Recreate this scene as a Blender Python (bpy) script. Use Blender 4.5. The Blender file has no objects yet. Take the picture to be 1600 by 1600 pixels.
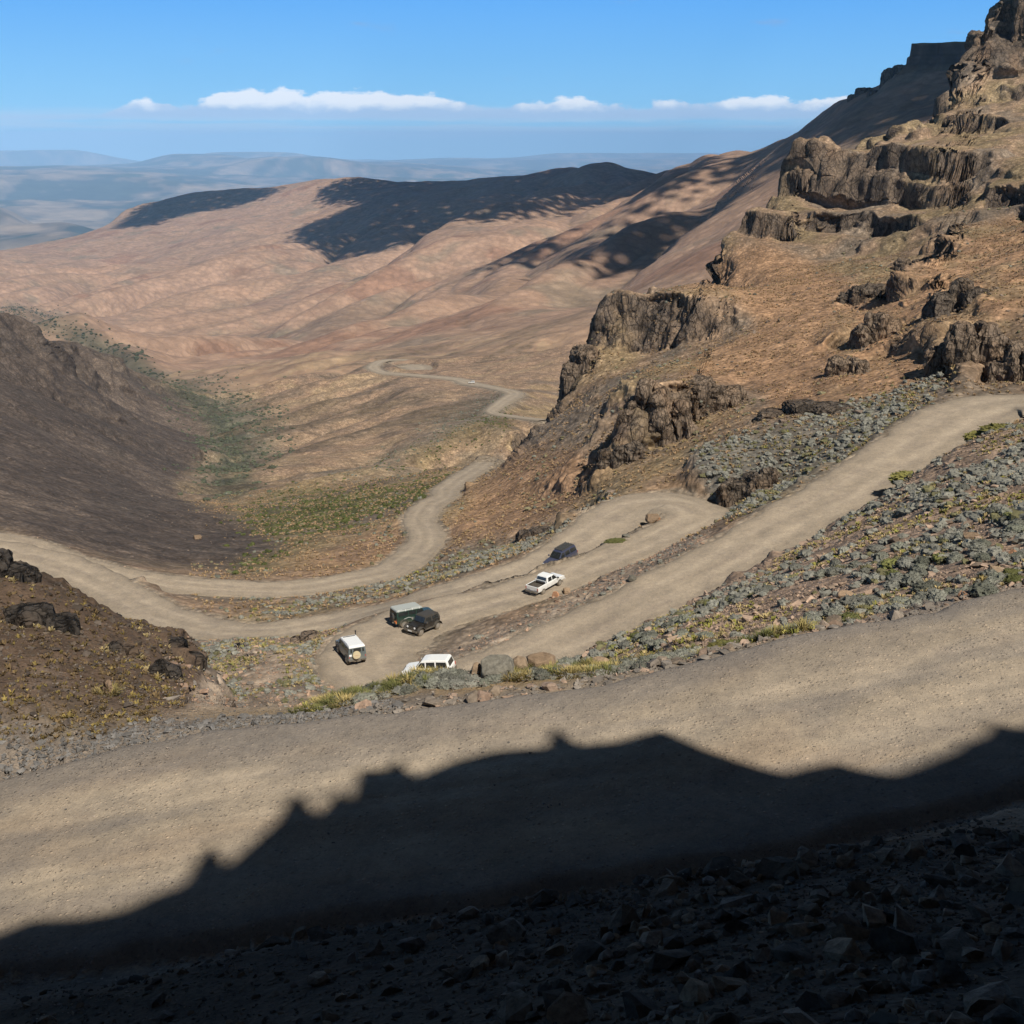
import bpy, bmesh, math, random
import numpy as np
from mathutils import Vector, Matrix
random.seed(7); rng = np.random.default_rng(11)
S = bpy.context.scene
COL = S.collection
R = math.radians

# ------------------------------------------------------------------ camera, sky, sun, exposure
F = 1846.0; PITCH = R(17.6)
cd = bpy.data.cameras.new("camera"); cam = bpy.data.objects.new("camera", cd); COL.objects.link(cam)
cam.location = (0, 0, 0); cam.rotation_euler = (R(90) - PITCH, 0, 0)
cd.sensor_width = 36; cd.lens = 36 * F / 1600; cd.clip_start = 0.5; cd.clip_end = 200000
S.camera = cam
SUN_E, SUN_A = R(48), R(150)          # height, bearing clockwise from +Y
sd = Vector((math.sin(SUN_A) * math.cos(SUN_E), math.cos(SUN_A) * math.cos(SUN_E), math.sin(SUN_E)))
sl = bpy.data.lights.new("sun", 'SUN'); sl.energy = 5.0; sl.angle = R(0.53); sl.color = (1, .955, .87)
so = bpy.data.objects.new("sun", sl); COL.objects.link(so); so.rotation_euler = sd.to_track_quat('Z', 'Y').to_euler()
W = bpy.data.worlds.new("World"); S.world = W; W.use_nodes = True
def N(nt, typ, inp=None, **kw):
    n = nt.nodes.new(typ)
    for k, v in kw.items(): setattr(n, k, v)
    for k, v in (inp or {}).items():
        if hasattr(v, 'is_output'): nt.links.new(v, n.inputs[k])
        else: n.inputs[k].default_value = v
    return n
def M(nt, op, *a, clamp=False):
    n = nt.nodes.new('ShaderNodeMath'); n.operation = op; n.use_clamp = clamp
    for i, v in enumerate(a):
        if hasattr(v, 'is_output'): nt.links.new(v, n.inputs[i])
        else: n.inputs[i].default_value = v
    return n.outputs[0]
def MR(nt, v, a, b, c=0., d=1., smooth=True):
    n = N(nt, 'ShaderNodeMapRange', {0: v, 1: a, 2: b, 3: c, 4: d}, interpolation_type='SMOOTHSTEP' if smooth else 'LINEAR'); return n.outputs[0]
def MIX(nt, f, a, b, mode='MIX'):
    n = nt.nodes.new('ShaderNodeMix'); n.data_type = 'RGBA'; n.blend_type = mode
    for i, v in ((0, f), (6, a), (7, b)):
        if hasattr(v, 'is_output'): nt.links.new(v, n.inputs[i])
        else: n.inputs[i].default_value = v if i == 0 else (*v, 1)[:4]
    return n.outputs[2]
def build_world():
    nt = W.node_tree; nt.nodes.clear()
    sky = N(nt, 'ShaderNodeTexSky', sky_type='NISHITA', sun_disc=False, sun_elevation=SUN_E, sun_rotation=SUN_A,
            altitude=2800, air_density=1.0, dust_density=0.3, ozone_density=1.4)
    tc = N(nt, 'ShaderNodeTexCoord'); sp = N(nt, 'ShaderNodeSeparateXYZ', {0: tc.outputs['Generated']})
    el = M(nt, 'MULTIPLY', M(nt, 'ARCSINE', sp.outputs[2]), 57.2958)
    az = M(nt, 'MULTIPLY', M(nt, 'ARCTAN2', sp.outputs[0], sp.outputs[1]), 57.2958)
    def nz(sx, sy, seed, detail=6, rough=.55):
        v = N(nt, 'ShaderNodeCombineXYZ', {0: M(nt, 'MULTIPLY', az, sx), 1: M(nt, 'MULTIPLY', el, sy), 2: seed})
        return N(nt, 'ShaderNodeTexNoise', {'Vector': v.outputs[0], 'Scale': 1., 'Detail': detail, 'Roughness': rough}).outputs[0]
    # cumulus bank, flat grey bases and bright tops
    prof = nz(.45, 0., 12.4, 3); fine = nz(.75, 1.5, 8.1, 8, .6)
    env = M(nt, 'MULTIPLY', MR(nt, az, -18.6, -16.5), MR(nt, az, 17., 15.))
    heap = 0.
    for a, b, h_ in ((-18.5, -15.2, .16), (-14.5, -2.2, .52), (.0, 4.8, .22), (6.2, 8.6, .26), (9.0, 15.8, .30)):
        g = M(nt, 'MULTIPLY', M(nt, 'MULTIPLY', MR(nt, az, a - .5, a + 2.2), MR(nt, az, b + .5, b - 1.6)), h_); heap = g if heap == 0. else M(nt, 'ADD', heap, g)
    top = M(nt, 'MULTIPLY', M(nt, 'ADD', M(nt, 'ADD', .46, M(nt, 'MULTIPLY', heap, 1.15)), M(nt, 'ADD', M(nt, 'MULTIPLY', M(nt, 'SUBTRACT', prof, .5), .9), M(nt, 'MULTIPLY', M(nt, 'SUBTRACT', fine, .5), 1.1))), env)
    h = M(nt, 'SUBTRACT', el, .95)
    cum = M(nt, 'MULTIPLY', MR(nt, M(nt, 'SUBTRACT', top, h), -.03, .16), MR(nt, h, -.30, .0))
    lit = M(nt, 'MULTIPLY', MR(nt, M(nt, 'ADD', h, M(nt, 'MULTIPLY', M(nt, 'SUBTRACT', fine, .5), .9)), .12, .62), MR(nt, M(nt, 'ADD', heap, M(nt, 'SUBTRACT', prof, .5)), .0, .22, .25, 1.))
    ccol = MIX(nt, lit, (5.2, 7.4, 10.6), (11.2, 11.8, 12.8))
    deck = M(nt, 'MULTIPLY', M(nt, 'MULTIPLY', MR(nt, M(nt, 'ADD', el, M(nt, 'MULTIPLY', M(nt, 'SUBTRACT', fine, .5), .5)), .62, .85), MR(nt, M(nt, 'ADD', el, M(nt, 'MULTIPLY', M(nt, 'SUBTRACT', prof, .5), .9)), 1.35, .95)), MR(nt, nz(.3, 2., 31.2, 5), .28, .48))
    # thin streaks below and veils
    st = nz(.10, 2.6, 5.7, 6, .6)
    stm = M(nt, 'MULTIPLY', MR(nt, st, .38, .60), M(nt, 'MULTIPLY', MR(nt, el, -.3, .25), MR(nt, el, 1.5, .7)))
    wi = nz(.22, 1.1, 21.4, 5, .55)
    wim = M(nt, 'MULTIPLY', MR(nt, wi, .66, .78), MR(nt, el, 1.5, 3.))
    skc = MIX(nt, MR(nt, el, -1., 7.5, smooth=False), (3.7, 8.4, 11.8), (.95, 4.7, 12.2)); skc = MIX(nt, .93, sky.outputs[0], skc); skc = MIX(nt, MR(nt, el, 8., 26.), skc, MIX(nt, .95, sky.outputs[0], (.30, .30, .34)))
    c = MIX(nt, M(nt, 'MULTIPLY', stm, .6), skc, (6.6, 8.2, 10.6))
    c = MIX(nt, M(nt, 'MULTIPLY', wim, .35), c, (4.6, 5.0, 7.2))
    c = MIX(nt, M(nt, 'MULTIPLY', M(nt, 'MULTIPLY', deck, env), .85), c, (5.7, 8.5, 11.4))
    c = MIX(nt, M(nt, 'MULTIPLY', cum, .92), c, ccol)
    bg = N(nt, 'ShaderNodeBackground', {0: c, 1: 0.07}); out = N(nt, 'ShaderNodeOutputWorld'); nt.links.new(bg.outputs[0], out.inputs[0])
build_world()
S.view_settings.view_transform = 'Standard'; S.view_settings.look = 'None'; S.view_settings.gamma = 1; S.view_settings.exposure = 0.22
S.cycles.use_denoising = True; S.cycles.max_bounces = 5; S.cycles.diffuse_bounces = 3; S.cycles.volume_bounces = 0
S.cycles.transparent_max_bounces = 8; S.cycles.sample_clamp_indirect = 6
Q = 1.0            # mesh density

# ------------------------------------------------------------------ helpers: picture <-> place
sP, cP = math.sin(PITCH), math.cos(PITCH)
def ray(px, py):
    x = px - 800.; y = py - 800.
    dy = F * cP - y * sP; dz = -F * sP - y * cP
    return math.atan2(x, dy), dz / math.hypot(x, dy)      # bearing, slope
def pt(px, py, v):
    """ground point seen at px,py: v > 0 is its distance, v < 0 its height"""
    a, t = ray(px, py); r = v if v > 0 else v / t
    return a, r, r * t
def project(x, y, z):
    yc = y * cP - z * sP; zc = y * sP + z * cP
    yc = np.maximum(yc, 1e-3)
    return 800 + F * x / yc, 800 - F * zc / yc
def sst(x, a, b):
    t = np.clip((x - a) / (b - a), 0, 1); return t * t * (3 - 2 * t)
_perm = rng.permutation(4096).astype(np.int32)
_ang = rng.random(4096) * 2 * np.pi; _gx = np.cos(_ang).astype(np.float32); _gy = np.sin(_ang).astype(np.float32)
_g3 = rng.normal(size=(4096, 3)).astype(np.float32); _g3 /= np.linalg.norm(_g3, axis=1)[:, None]
def pn2(x, y, seed=0):
    xi = np.floor(x).astype(np.int32); yi = np.floor(y).astype(np.int32); fx = (x - xi).astype(np.float32); fy = (y - yi).astype(np.float32)
    u = fx * fx * fx * (fx * (fx * 6 - 15) + 10); v = fy * fy * fy * (fy * (fy * 6 - 15) + 10)
    def g(a, b, dx, dy):
        h = _perm[(_perm[(xi + a + seed * 57) & 4095] + yi + b) & 4095]; return _gx[h] * dx + _gy[h] * dy
    n0 = g(0, 0, fx, fy); n1 = g(1, 0, fx - 1, fy); n2 = g(0, 1, fx, fy - 1); n3 = g(1, 1, fx - 1, fy - 1)
    a = n0 + u * (n1 - n0); b = n2 + u * (n3 - n2); return (a + v * (b - a)) * 1.5
def pn3(x, y, z, seed=0):
    I = [np.floor(q).astype(np.int32) for q in (x, y, z)]; fx, fy, fz = [(q - i).astype(np.float32) for q, i in zip((x, y, z), I)]
    u, v, w = [q * q * q * (q * (q * 6 - 15) + 10) for q in (fx, fy, fz)]
    def g(a, b, c):
        h = _perm[(_perm[(_perm[(I[0] + a + seed * 57) & 4095] + I[1] + b) & 4095] + I[2] + c) & 4095]
        G = _g3[h]; return G[..., 0] * (fx - a) + G[..., 1] * (fy - b) + G[..., 2] * (fz - c)
    l = lambda p, q, t: p + t * (q - p)
    return 1.6 * l(l(l(g(0,0,0), g(1,0,0), u), l(g(0,1,0), g(1,1,0), u), v), l(l(g(0,0,1), g(1,0,1), u), l(g(0,1,1), g(1,1,1), u), v), w)
def catmull(P, n):
    P = np.array(P, float); P = np.vstack([2 * P[0] - P[1], P, 2 * P[-1] - P[-2]]); o = []
    for i in range(1, len(P) - 2):
        t = np.linspace(0, 1, n, endpoint=False)[:, None]; a, b, c, d = P[i-1:i+3]
        o.append(.5 * (2 * b + (c - a) * t + (2*a - 5*b + 4*c - d) * t*t + (3*b - a - 3*c + d) * t**3))
    return np.vstack(o + [P[-2][None]])
def xyz(a, r, z): return (r * math.sin(a), r * math.cos(a), z)

# ------------------------------------------------------------------ the roads (picture point, height in m, half width)
def road_pts(L, n=8):
    P = []
    for px, py, v, w in L:
        a, r, z = pt(px, py, v); P.append((*xyz(a, r, z), w))
    return catmull(P, n)
ROADS = {}
fg = []
for (fx_, fy_), (nx_, ny_), z in [((-420, 1330), (-420, 1680), -23.6), ((-200, 1262), (-200, 1600), -22.6), ((0, 1195), (0, 1530), -21.6), ((270, 1135), (250, 1500), -20.8), ((500, 1112), (500, 1450), -20.2),
                             ((800, 1078), (800, 1400), -19.4), ((1000, 1055), (1000, 1365), -18.9), ((1200, 1022), (1200, 1312), -18.4),
                             ((1400, 980), (1400, 1240), -17.8), ((1600, 950), (1600, 1172), -17.2), ((1800, 905), (1800, 1105), -16.7), ((2050, 850), (2050, 1070), -16.0)]:
    A = np.array(xyz(*pt(fx_, fy_, z))); B = np.array(xyz(*pt(nx_, ny_, z))); fg.append((*((A + B) / 2), np.linalg.norm((A - B)[:2]) / 2 * .93))
ROADS['near_road'] = catmull(fg, 10)
ROADS['hairpin_road'] = road_pts([
    (1760, 612, -31, 4), (1660, 625, -32, 5), (1560, 632, -33, 5.5), (1485, 662, -34.2, 5.5), (1400, 715, -36.2, 4.6), (1270, 795, -38.8, 4.2), (1150, 862, -41, 4.1), (1030, 925, -43.2, 4.1),
    (915, 985, -45.3, 4.2), (800, 1036, -46.2, 4.2), (700, 1062, -46.9, 4.0), (625, 1068, -47.4, 4.2), (577, 1042, -47.8, 4.6), (590, 1004, -48.0, 4.8), (660, 965, -48.3, 4.0), (760, 938, -48.2, 3.4),
    (860, 908, -47.9, 3.3), (960, 867, -47.2, 3.3), (1050, 829, -46.5, 3.4), (1088, 803, -46.1, 4.2), (1045, 784, -46.4, 4.6), (980, 797, -47.0, 4.6), (925, 834, -47.7, 3.9), (860, 874, -48.7, 3.3),
    (760, 909, -50.0, 3.2), (640, 940, -52, 3.0), (540, 966, -55, 2.8), (430, 985, -56, 2.8), (335, 983, -57, 3.0), (240, 958, -58, 3.6), (170, 918, -58.5, 3.6), (90, 882, -58.5, 3.8), (0, 862, -58, 4.4), (-120, 850, -57, 5)])
ROADS['valley_road'] = road_pts([(-140, 838, -57.5, 5), (0, 850, -58.6, 4.6), (120, 882, -60, 3.2), (200, 903, -60.7, 3.2), (330, 917, -61.5, 3.2), (450, 919, -62.5, 3.2), (560, 904, -63.5, 3.4), (618, 886, -65, 3.6),
    (655, 858, -67, 3.4), (668, 835, -68, 3.2), (656, 812, -69.5, 3.3), (672, 788, -71.5, 3.2), (694, 776, -73.5, 3.0), (700, 762, -76, 3.2), (735, 738, -81, 3.2), (760, 722, -86, 3)])
ROADS['far_road'] = road_pts([(850, 656, 575, 3), (800, 650, 610, 3), (768, 643, 640, 3.2), (786, 628, 680, 5), (803, 614, 735, 5.5), (770, 605, 785, 4.4), (735, 599, 830, 6.5), (712, 592, 860, 5.), (650, 586, 895, 4.4),
    (600, 582, 925, 4.4), (583, 573, 960, 5), (600, 563, 1000, 4.5), (640, 562, 1030, 5.5)], 8)
ROADS['lay_by'] = road_pts([(632, 571, 990, 9), (650, 573, 975, 12), (652, 578, 945, 10)], 6)

# ------------------------------------------------------------------ the shape of the land: feature lines, then a relaxed surface between them
LN = []      # each: list of (bearing, distance, height)
def L(*p):
    o = []
    for q in p:
        if len(q) == 3: o.append(pt(*q))
        else: px, _, r, z = q; o.append((math.atan2(px - 800., F * cP + 60), r, z))
    LN.append(o)
H = None
for nm in ('near_road', 'hairpin_road', 'valley_road', 'far_road'):
    for off in (-.8, 0, .8):
        P = ROADS[nm]; T = np.gradient(P[:, :2], axis=0); T /= np.linalg.norm(T, axis=1)[:, None] + 1e-9
        q = P[:, :2] + np.stack([T[:, 1], -T[:, 0]], 1) * P[:, 3:4] * off
        LN.append([(math.atan2(x, y), math.hypot(x, y), z) for (x, y), z in zip(q, P[:, 2])])
L((-900,H,6,-7.8),(800,H,6,-6.2),(2500,H,6,-4.6))
L((-900,H,18,-17.5),(0,H,19,-17),(800,H,18,-15),(1600,H,19,-12.8),(2500,H,19,-10))
# outer bank of the near road
L((-420,1180,44),(-200,1160,42.5),(0,1165,42.5),(120,1150,43),(270,1118,43.5))
L((-500,800,70),(-200,830,64),(0,868,60),(60,895,59),(120,920,58.5),(200,958,60),(290,986,62),(300,1000,63))
L((-300,H,85,-46),(0,H,82,-46),(130,H,80,-46),(270,H,78,-41),(300,H,75,-42))
L((290,1095,46),(400,1098,47),(500,1092,45.5),(640,1060,45),(760,1050,44.8),(850,1045,44.5),(950,1040,45),(1050,1030,46))
L((365,H,50,-30),(390,H,51,-33),(500,H,52,-33),(640,H,54,-34),(760,H,56,-35),(860,H,58,-35))
L((370,H,64,-43),(500,H,62,-45),(640,H,64,-46),(760,H,68,-46),(860,H,70,-44))
L((345,1005,-49.5),(400,1012,-48.5),(480,1022,-47.8))
L((302,994,63),(322,1022,63),(338,1055,58),(348,1085,52))
L((375,1060,-46),(420,1075,-46.2),(500,1075,-46.8))
L((725,1010,107),(820,957,112),(900,925,116),(1000,882,121),(1085,842,126))
# rubble slope on the right, between near road and the climbing road
L((900,1028,85),(1050,1000,62),(1200,1000,54),(1400,955,52),(1600,925,53),(1900,860,55))
L((960,1000,97),(1060,965,88),(1200,925,76),(1400,880,70),(1600,835,70),(1900,760,75))
L((1180,892,108),(1330,835,102),(1450,780,98),(1600,745,95),(1900,690,100))
L((1420,752,128),(1500,706,128),(1560,670,135),(1640,664,130),(1900,640,120))
# slope above the climbing road up to the grass
L((1100,815,140),(1160,775,147),(1240,755,150),(1330,705,150),(1420,655,158),(1500,605,172),(1600,596,180),(1800,570,180))
L((1118,800,147),(1150,790,150),(1180,775,151),(1235,745,153))
L((1082,712,160),(1130,722,160),(1180,738,157),(1240,728,157))
L((1120,690,168),(1230,650,172),(1330,640,176),(1420,600,185),(1500,575,190),(1620,560,190),(1800,540,190))
L((960,752,172),(1030,742,166),(1075,745,162))
L((745,800,222),(820,785,212),(900,772,192),(950,758,178))
L((760,862,176),(850,838,172),(930,795,172))
# pillar cliff
L((938,737,186),(985,724,187),(1050,697,189),(1095,665,195),(1140,630,203))
L((975,655,191),(992,610,194),(1020,591,196),(1080,591,199),(1140,604,206))
L((1150,612,214),(1250,590,215),(1350,560,215),(1460,520,215),(1600,480,215),(1800,440,220))
# flank left of the pillar
L((735,760,262),(800,730,245),(860,700,236),(930,690,225))
L((840,660,262),(900,640,255),(960,610,250),(1010,575,235),(1100,570,235))
# second cliff
L((885,592,292),(930,552,290),(1000,562,288),(1080,545,280),(1150,522,275),(1195,505,272))
L((925,528,297),(938,476,300),(950,452,300),(1000,446,297),(1080,450,288),(1140,462,284),(1190,492,277))
L((1010,438,335),(1100,440,330),(1200,455,310),(1300,470,290),(1400,450,280),(1500,420,275),(1620,380,275),(1800,340,275))
# third cliffs: two tiers
L((1108,394,425),(1170,374,428),(1240,396,424),(1330,410,412),(1420,400,402),(1500,370,400),(1620,330,395),(1800,290,390))
L((1120,366,434),(1185,322,440),(1250,345,436),(1330,362,424),(1420,362,412),(1500,335,408))
L((1190,316,478),(1205,306,486),(1262,318,492),(1330,330,486),(1420,330,472),(1490,318,458),(1560,286,444),(1650,260,430))
L((1200,298,492),(1240,262,502),(1255,229,504),(1330,226,498),(1400,230,484),(1500,242,468),(1600,240,452))
L((1330,216,560),(1400,205,580),(1450,190,590),(1540,178,585),(1650,165,580))
L((1490,133,640),(1540,127,638),(1620,122,634),(1800,100,626))
L((1505,112,648),(1522,70,652),(1542,20,656),(1570,-4,660),(1620,-18,664),(1800,-60,670))
# behind the skyline of the right mountain
L((745,H,300,-108),(800,H,305,-106),(850,H,325,-104),(900,H,350,-100),(945,H,360,-95),(1000,H,400,-95),(1100,H,480,-95),(1190,H,540,-85),(1260,H,600,-70),(1400,H,690,-60),(1520,H,720,-40),(1620,H,760,10),(1800,H,760,40))
L((760,H,440,-150),(900,H,520,-160),(1000,H,600,-170),(1200,H,800,-190),(1400,H,980,-190),(1600,H,1050,-190),(1900,H,1050,-190))
# valley
L((-300,770,205),(-100,790,200),(0,802,200),(100,836,200),(200,866,200),(300,886,200),(400,878,200),(500,864,200),(590,845,205))
L((-300,690,285),(-100,720,280),(0,735,280),(150,790,280),(300,835,280),(420,830,280),(500,812,280),(600,782,280),(670,762,282))
L((-300,600,400),(-100,640,400),(0,660,400),(150,730,400),(260,788,400),(350,790,400),(450,768,400),(560,748,400),(680,728,400),(735,722,380))
L((-300,520,520),(-100,560,550),(0,572,560),(120,640,560),(220,710,550),(290,748,545),(380,728,550),(500,702,550),(620,676,550),(740,655,545),(800,660,520))
L((-500,380,520),(-200,430,560),(-100,455,600),(0,487,650),(50,512,710),(100,529,820),(150,557,950),(200,588,1100),(232,606,1200))
L((100,590,690),(200,650,760),(280,690,760),(345,700,740))
L((340,765,440),(372,702,640),(385,650,800),(335,622,980),(265,603,1180),(222,578,1380),(172,548,1650),(120,528,1900))
L((470,660,760),(560,630,780),(650,606,800),(720,600,815))
L((450,600,960),(520,578,1000),(565,560,1060))
L((-300,H,1000,-250),(0,H,1000,-270),(60,H,1150,-300),(120,H,1400,-330))
# hills beyond
L((400,610,1050),(450,585,1120),(560,553,1200),(650,540,1250),(760,512,1320),(930,478,1450))
L((700,560,1050),(850,540,1000),(950,500,1080))
L((1150,300,2500),(1000,337,2500),(900,372,2400),(830,410,2300),(740,450,2150),(640,500,1900),(540,543,1600),(430,590,1350))
L((1000,318,3050),(860,352,3000),(700,412,2800),(560,470,2500),(420,545,2000),(320,592,1450))
L((960,300,3800),(790,345,3500),(690,380,3300),(590,420,3000),(470,480,2600),(380,525,2200),(265,592,1500))
L((830,318,4300),(700,345,4200),(560,400,3900),(420,440,3400),(300,500,2900),(200,550,2000))
L((960,280,4700),(830,290,4900),(640,340,4600),(500,380,4300),(380,420,3900),(250,480,3300),(140,530,2400))
L((500,340,5600),(300,400,5000),(150,450,4300),(60,495,3300),(20,490,2600))
L((-300,400,5200),(0,390,5600),(65,392,5800),(138,367,6200),(172,350,6500),(184,346,6560),(190,326,6620),(225,316,6800),(300,300,6800),(400,292,6600),(480,282,6400),(560,277,6200),(640,281,6000),(700,279,5800),(860,271,5400),(905,261,5200),(955,254,5000),(1030,263,5000),(1110,275,4700),(1150,262,3900))
L((-400,470,3800),(0,450,4000),(60,448,4200),(120,430,4500))
L((-400,H,9800,-1000),(200,H,9600,-960),(600,H,9300,-900),(1000,H,8000,-900),(1400,H,6000,-900),(1900,H,6000,-900))
# long slope under the butte, and the butte
L((1100,278,3700),(1180,246,3100),(1230,216,2800),(1280,190,2450),(1310,160,2250),(1343,141,2080))
L((930,440,1800),(1000,405,1750),(1100,345,1750),(1200,300,1700),(1300,255,1600),(1400,230,1500),(1600,210,1500),(1900,210,1500))
L((1343,141,2060),(1368,146,2010),(1384,118,2010),(1412,101,2005))
L((1330,175,1900),(1400,160,1850),(1500,150,1800),(1600,140,1800))
L((1412,102,2000),(1421,106,1980),(1470,108,1970),(1520,106,1960),(1600,100,1960),(1800,96,1960))
L((1425,104,2100),(1520,104,2100),(1800,100,2100))
L((1345,H,2350,30),(1410,H,2350,40),(1500,H,2450,20),(1900,H,2500,20))
L((1150,H,5200,-420),(1300,H,3600,-400),(1600,H,3600,-400),(1900,H,3600,-400))

A0, A1 = R(-37), R(37); V0, V1 = math.log(6.), math.log(10000.)
NU, NV = 640, 2048
def relax():
    zc = np.zeros((NV, NU)); wc = np.zeros((NV, NU))
    for ln in LN:
        for (a0, r0, z0), (a1, r1, z1) in zip(ln[:-1], ln[1:]):
            v0, v1 = math.log(r0), math.log(r1)
            n = int(max(abs(a1 - a0) / (A1 - A0) * NU, abs(v1 - v0) / (V1 - V0) * NV) * 2) + 2
            t = np.linspace(0, 1, n); i = ((a0 + (a1 - a0) * t - A0) / (A1 - A0) * (NU - 1)).round().astype(int); j = ((v0 + (v1 - v0) * t - V0) / (V1 - V0) * (NV - 1)).round().astype(int)
            ok = (i >= 0) & (i < NU) & (j >= 0) & (j < NV); np.add.at(zc, (j[ok], i[ok]), (z0 + (z1 - z0) * t)[ok]); np.add.at(wc, (j[ok], i[ok]), 1)
    Z = None
    for k in (64, 32, 16, 8, 4, 2, 1):
        nv, nu = NV // k, NU // k
        s = zc.reshape(nv, k, nu, k).sum((1, 3)); w = wc.reshape(nv, k, nu, k).sum((1, 3)); m = w > 0; s = np.where(m, s / np.maximum(w, 1), 0)
        Z = np.full((nv, nu), s[m].mean()) if Z is None else np.repeat(np.repeat(Z, 2, 0), 2, 1)
        Z[m] = s[m]
        for _ in range(400 if k > 8 else 160 if k > 1 else 60):
            P = np.pad(Z, 1, mode='edge'); Z = (.7 * (P[1:-1, :-2] + P[1:-1, 2:]) + P[:-2, 1:-1] + P[2:, 1:-1]) / 3.4; Z[m] = s[m]
    return Z, wc > 0
def blur(Z, s):
    k = int(3 * s) + 1; g = np.exp(-.5 * (np.arange(-k, k + 1) / s) ** 2); g /= g.sum()
    for ax in (0, 1):
        P = np.pad(Z, [(k, k) if a == ax else (0, 0) for a in (0, 1)], mode='edge')
        Z = sum(g[i] * np.take(P, range(i, i + Z.shape[ax]), axis=ax) for i in range(2 * k + 1))
    return Z
HZ, _ = relax()
_vv = np.linspace(V0, V1, NV)[:, None]
gz = np.abs(np.gradient(HZ, axis=0)) / (np.exp(_vv) * (V1 - V0) / NV)      # slope along the sight line
cliffy = np.clip(blur(sst(gz, .65, 1.2), 2.) * 1.8, 0, 1)
HS = blur(HZ, 3.5); HF = blur(HZ, 1.6); _w = sst(_vv, math.log(700), math.log(1300)); HS = HS * (1 - _w) + HF * _w; HZ = HS * (1 - cliffy) + blur(HZ, .8) * cliffy
RIDGES = [[(1105,305,2900),(1000,337,2550),(900,370,2400),(830,408,2280),(740,448,2120),(640,500,1880),(540,545,1600),(440,598,1380)],
    [(1060,275,4500),(960,298,3900),(790,345,3500),(690,380,3300),(590,420,3000),(470,482,2600),(380,525,2200),(280,585,1650)],
    [(830,330,4300),(640,345,4600),(500,382,4300),(380,422,3900),(250,482,3300),(150,528,2450)],
    [(1080,360,2050),(980,400,1900),(860,450,1700),(760,500,1500),(660,540,1300)], [(420,330,5600),(300,372,5100),(190,420,4600),(90,470,3900)]]
def add_ridges():
    aa, vv = np.meshgrid(np.linspace(A0, A1, NU), np.linspace(V0, V1, NV)); r = np.exp(vv); m = (r > 1100) & (r < 8000); x = (r * np.sin(aa))[m]; y = (r * np.cos(aa))[m]; rm = r[m]; add = np.zeros(m.sum())
    for k, Rg in enumerate(RIDGES):
        P = []
        for px, py, rr in Rg: a, r_, z = pt(px, py, rr); P.append((*xyz(a, r_, z), 0))
        P = catmull(P, 8); P[:, 0] += 40 * pn2(P[:, 0] / 260, P[:, 1] / 260, 45); w = .042 * rm; A = .0078 * rm
        d, _ = seg_near(P, x, y); Pb = P.copy(); rb = np.hypot(P[:, 0], P[:, 1]); Pb[:, :2] *= 1 + .085; d2, _ = seg_near(Pb, x, y)
        e = sst(rm, rb.min() * .95, rb.min() * 1.15) * (1 - sst(rm, rb.max() * .93, rb.max() * 1.05)); add += e * A * (np.exp(-np.sqrt((d / w) ** 2 + .02)) * 1.3 - 1.0 * np.exp(-(d2 / w / 1.1) ** 2))
    HZ[m] += add
def samp(G, a, v):
    i = np.clip((a - A0) / (A1 - A0) * (NU - 1), 0, NU - 1.001); j = np.clip((v - V0) / (V1 - V0) * (NV - 1), 0, NV - 1.001)
    i0 = i.astype(np.int32); j0 = j.astype(np.int32); fi = i - i0; fj = j - j0
    return (G[j0, i0] * (1 - fi) + G[j0, i0 + 1] * fi) * (1 - fj) + (G[j0 + 1, i0] * (1 - fi) + G[j0 + 1, i0 + 1] * fi) * fj
# image-plan masks, each limited to a stretch of distance: they say where on the land a ground cover grows
G0, GS, GN = -300, 4, 560
_gx_, _gy_ = np.meshgrid(G0 + GS * (np.arange(GN) + .5), G0 + GS * (np.arange(GN) + .5))
def mask(poly, soft=2.5):
    m = np.zeros((GN, GN), bool); P = np.array(poly, float)
    for (x0, y0), (x1, y1) in zip(P, np.roll(P, -1, 0)):
        if y0 == y1: continue
        m ^= ((y0 > _gy_) != (y1 > _gy_)) & (_gx_ < (x1 - x0) * (_gy_ - y0) / (y1 - y0) + x0)
    return blur(m.astype(float), soft)
class Zone:
    def __init__(s, poly, r0, r1, soft=2.5): s.m = mask(poly, soft); s.r = (r0, r1)
    def __call__(s, px, py, r):
        i = np.clip((px - G0) / GS - .5, 0, GN - 1.001); j = np.clip((py - G0) / GS - .5, 0, GN - 1.001)
        i0 = i.astype(np.int32); j0 = j.astype(np.int32); fi = i - i0; fj = j - j0; G = s.m
        v = (G[j0, i0] * (1 - fi) + G[j0, i0 + 1] * fi) * (1 - fj) + (G[j0 + 1, i0] * (1 - fi) + G[j0 + 1, i0 + 1] * fi) * fj
        return v * sst(r, s.r[0] * .97, s.r[0]) * (1 - sst(r, s.r[1], s.r[1] * 1.03))
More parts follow.
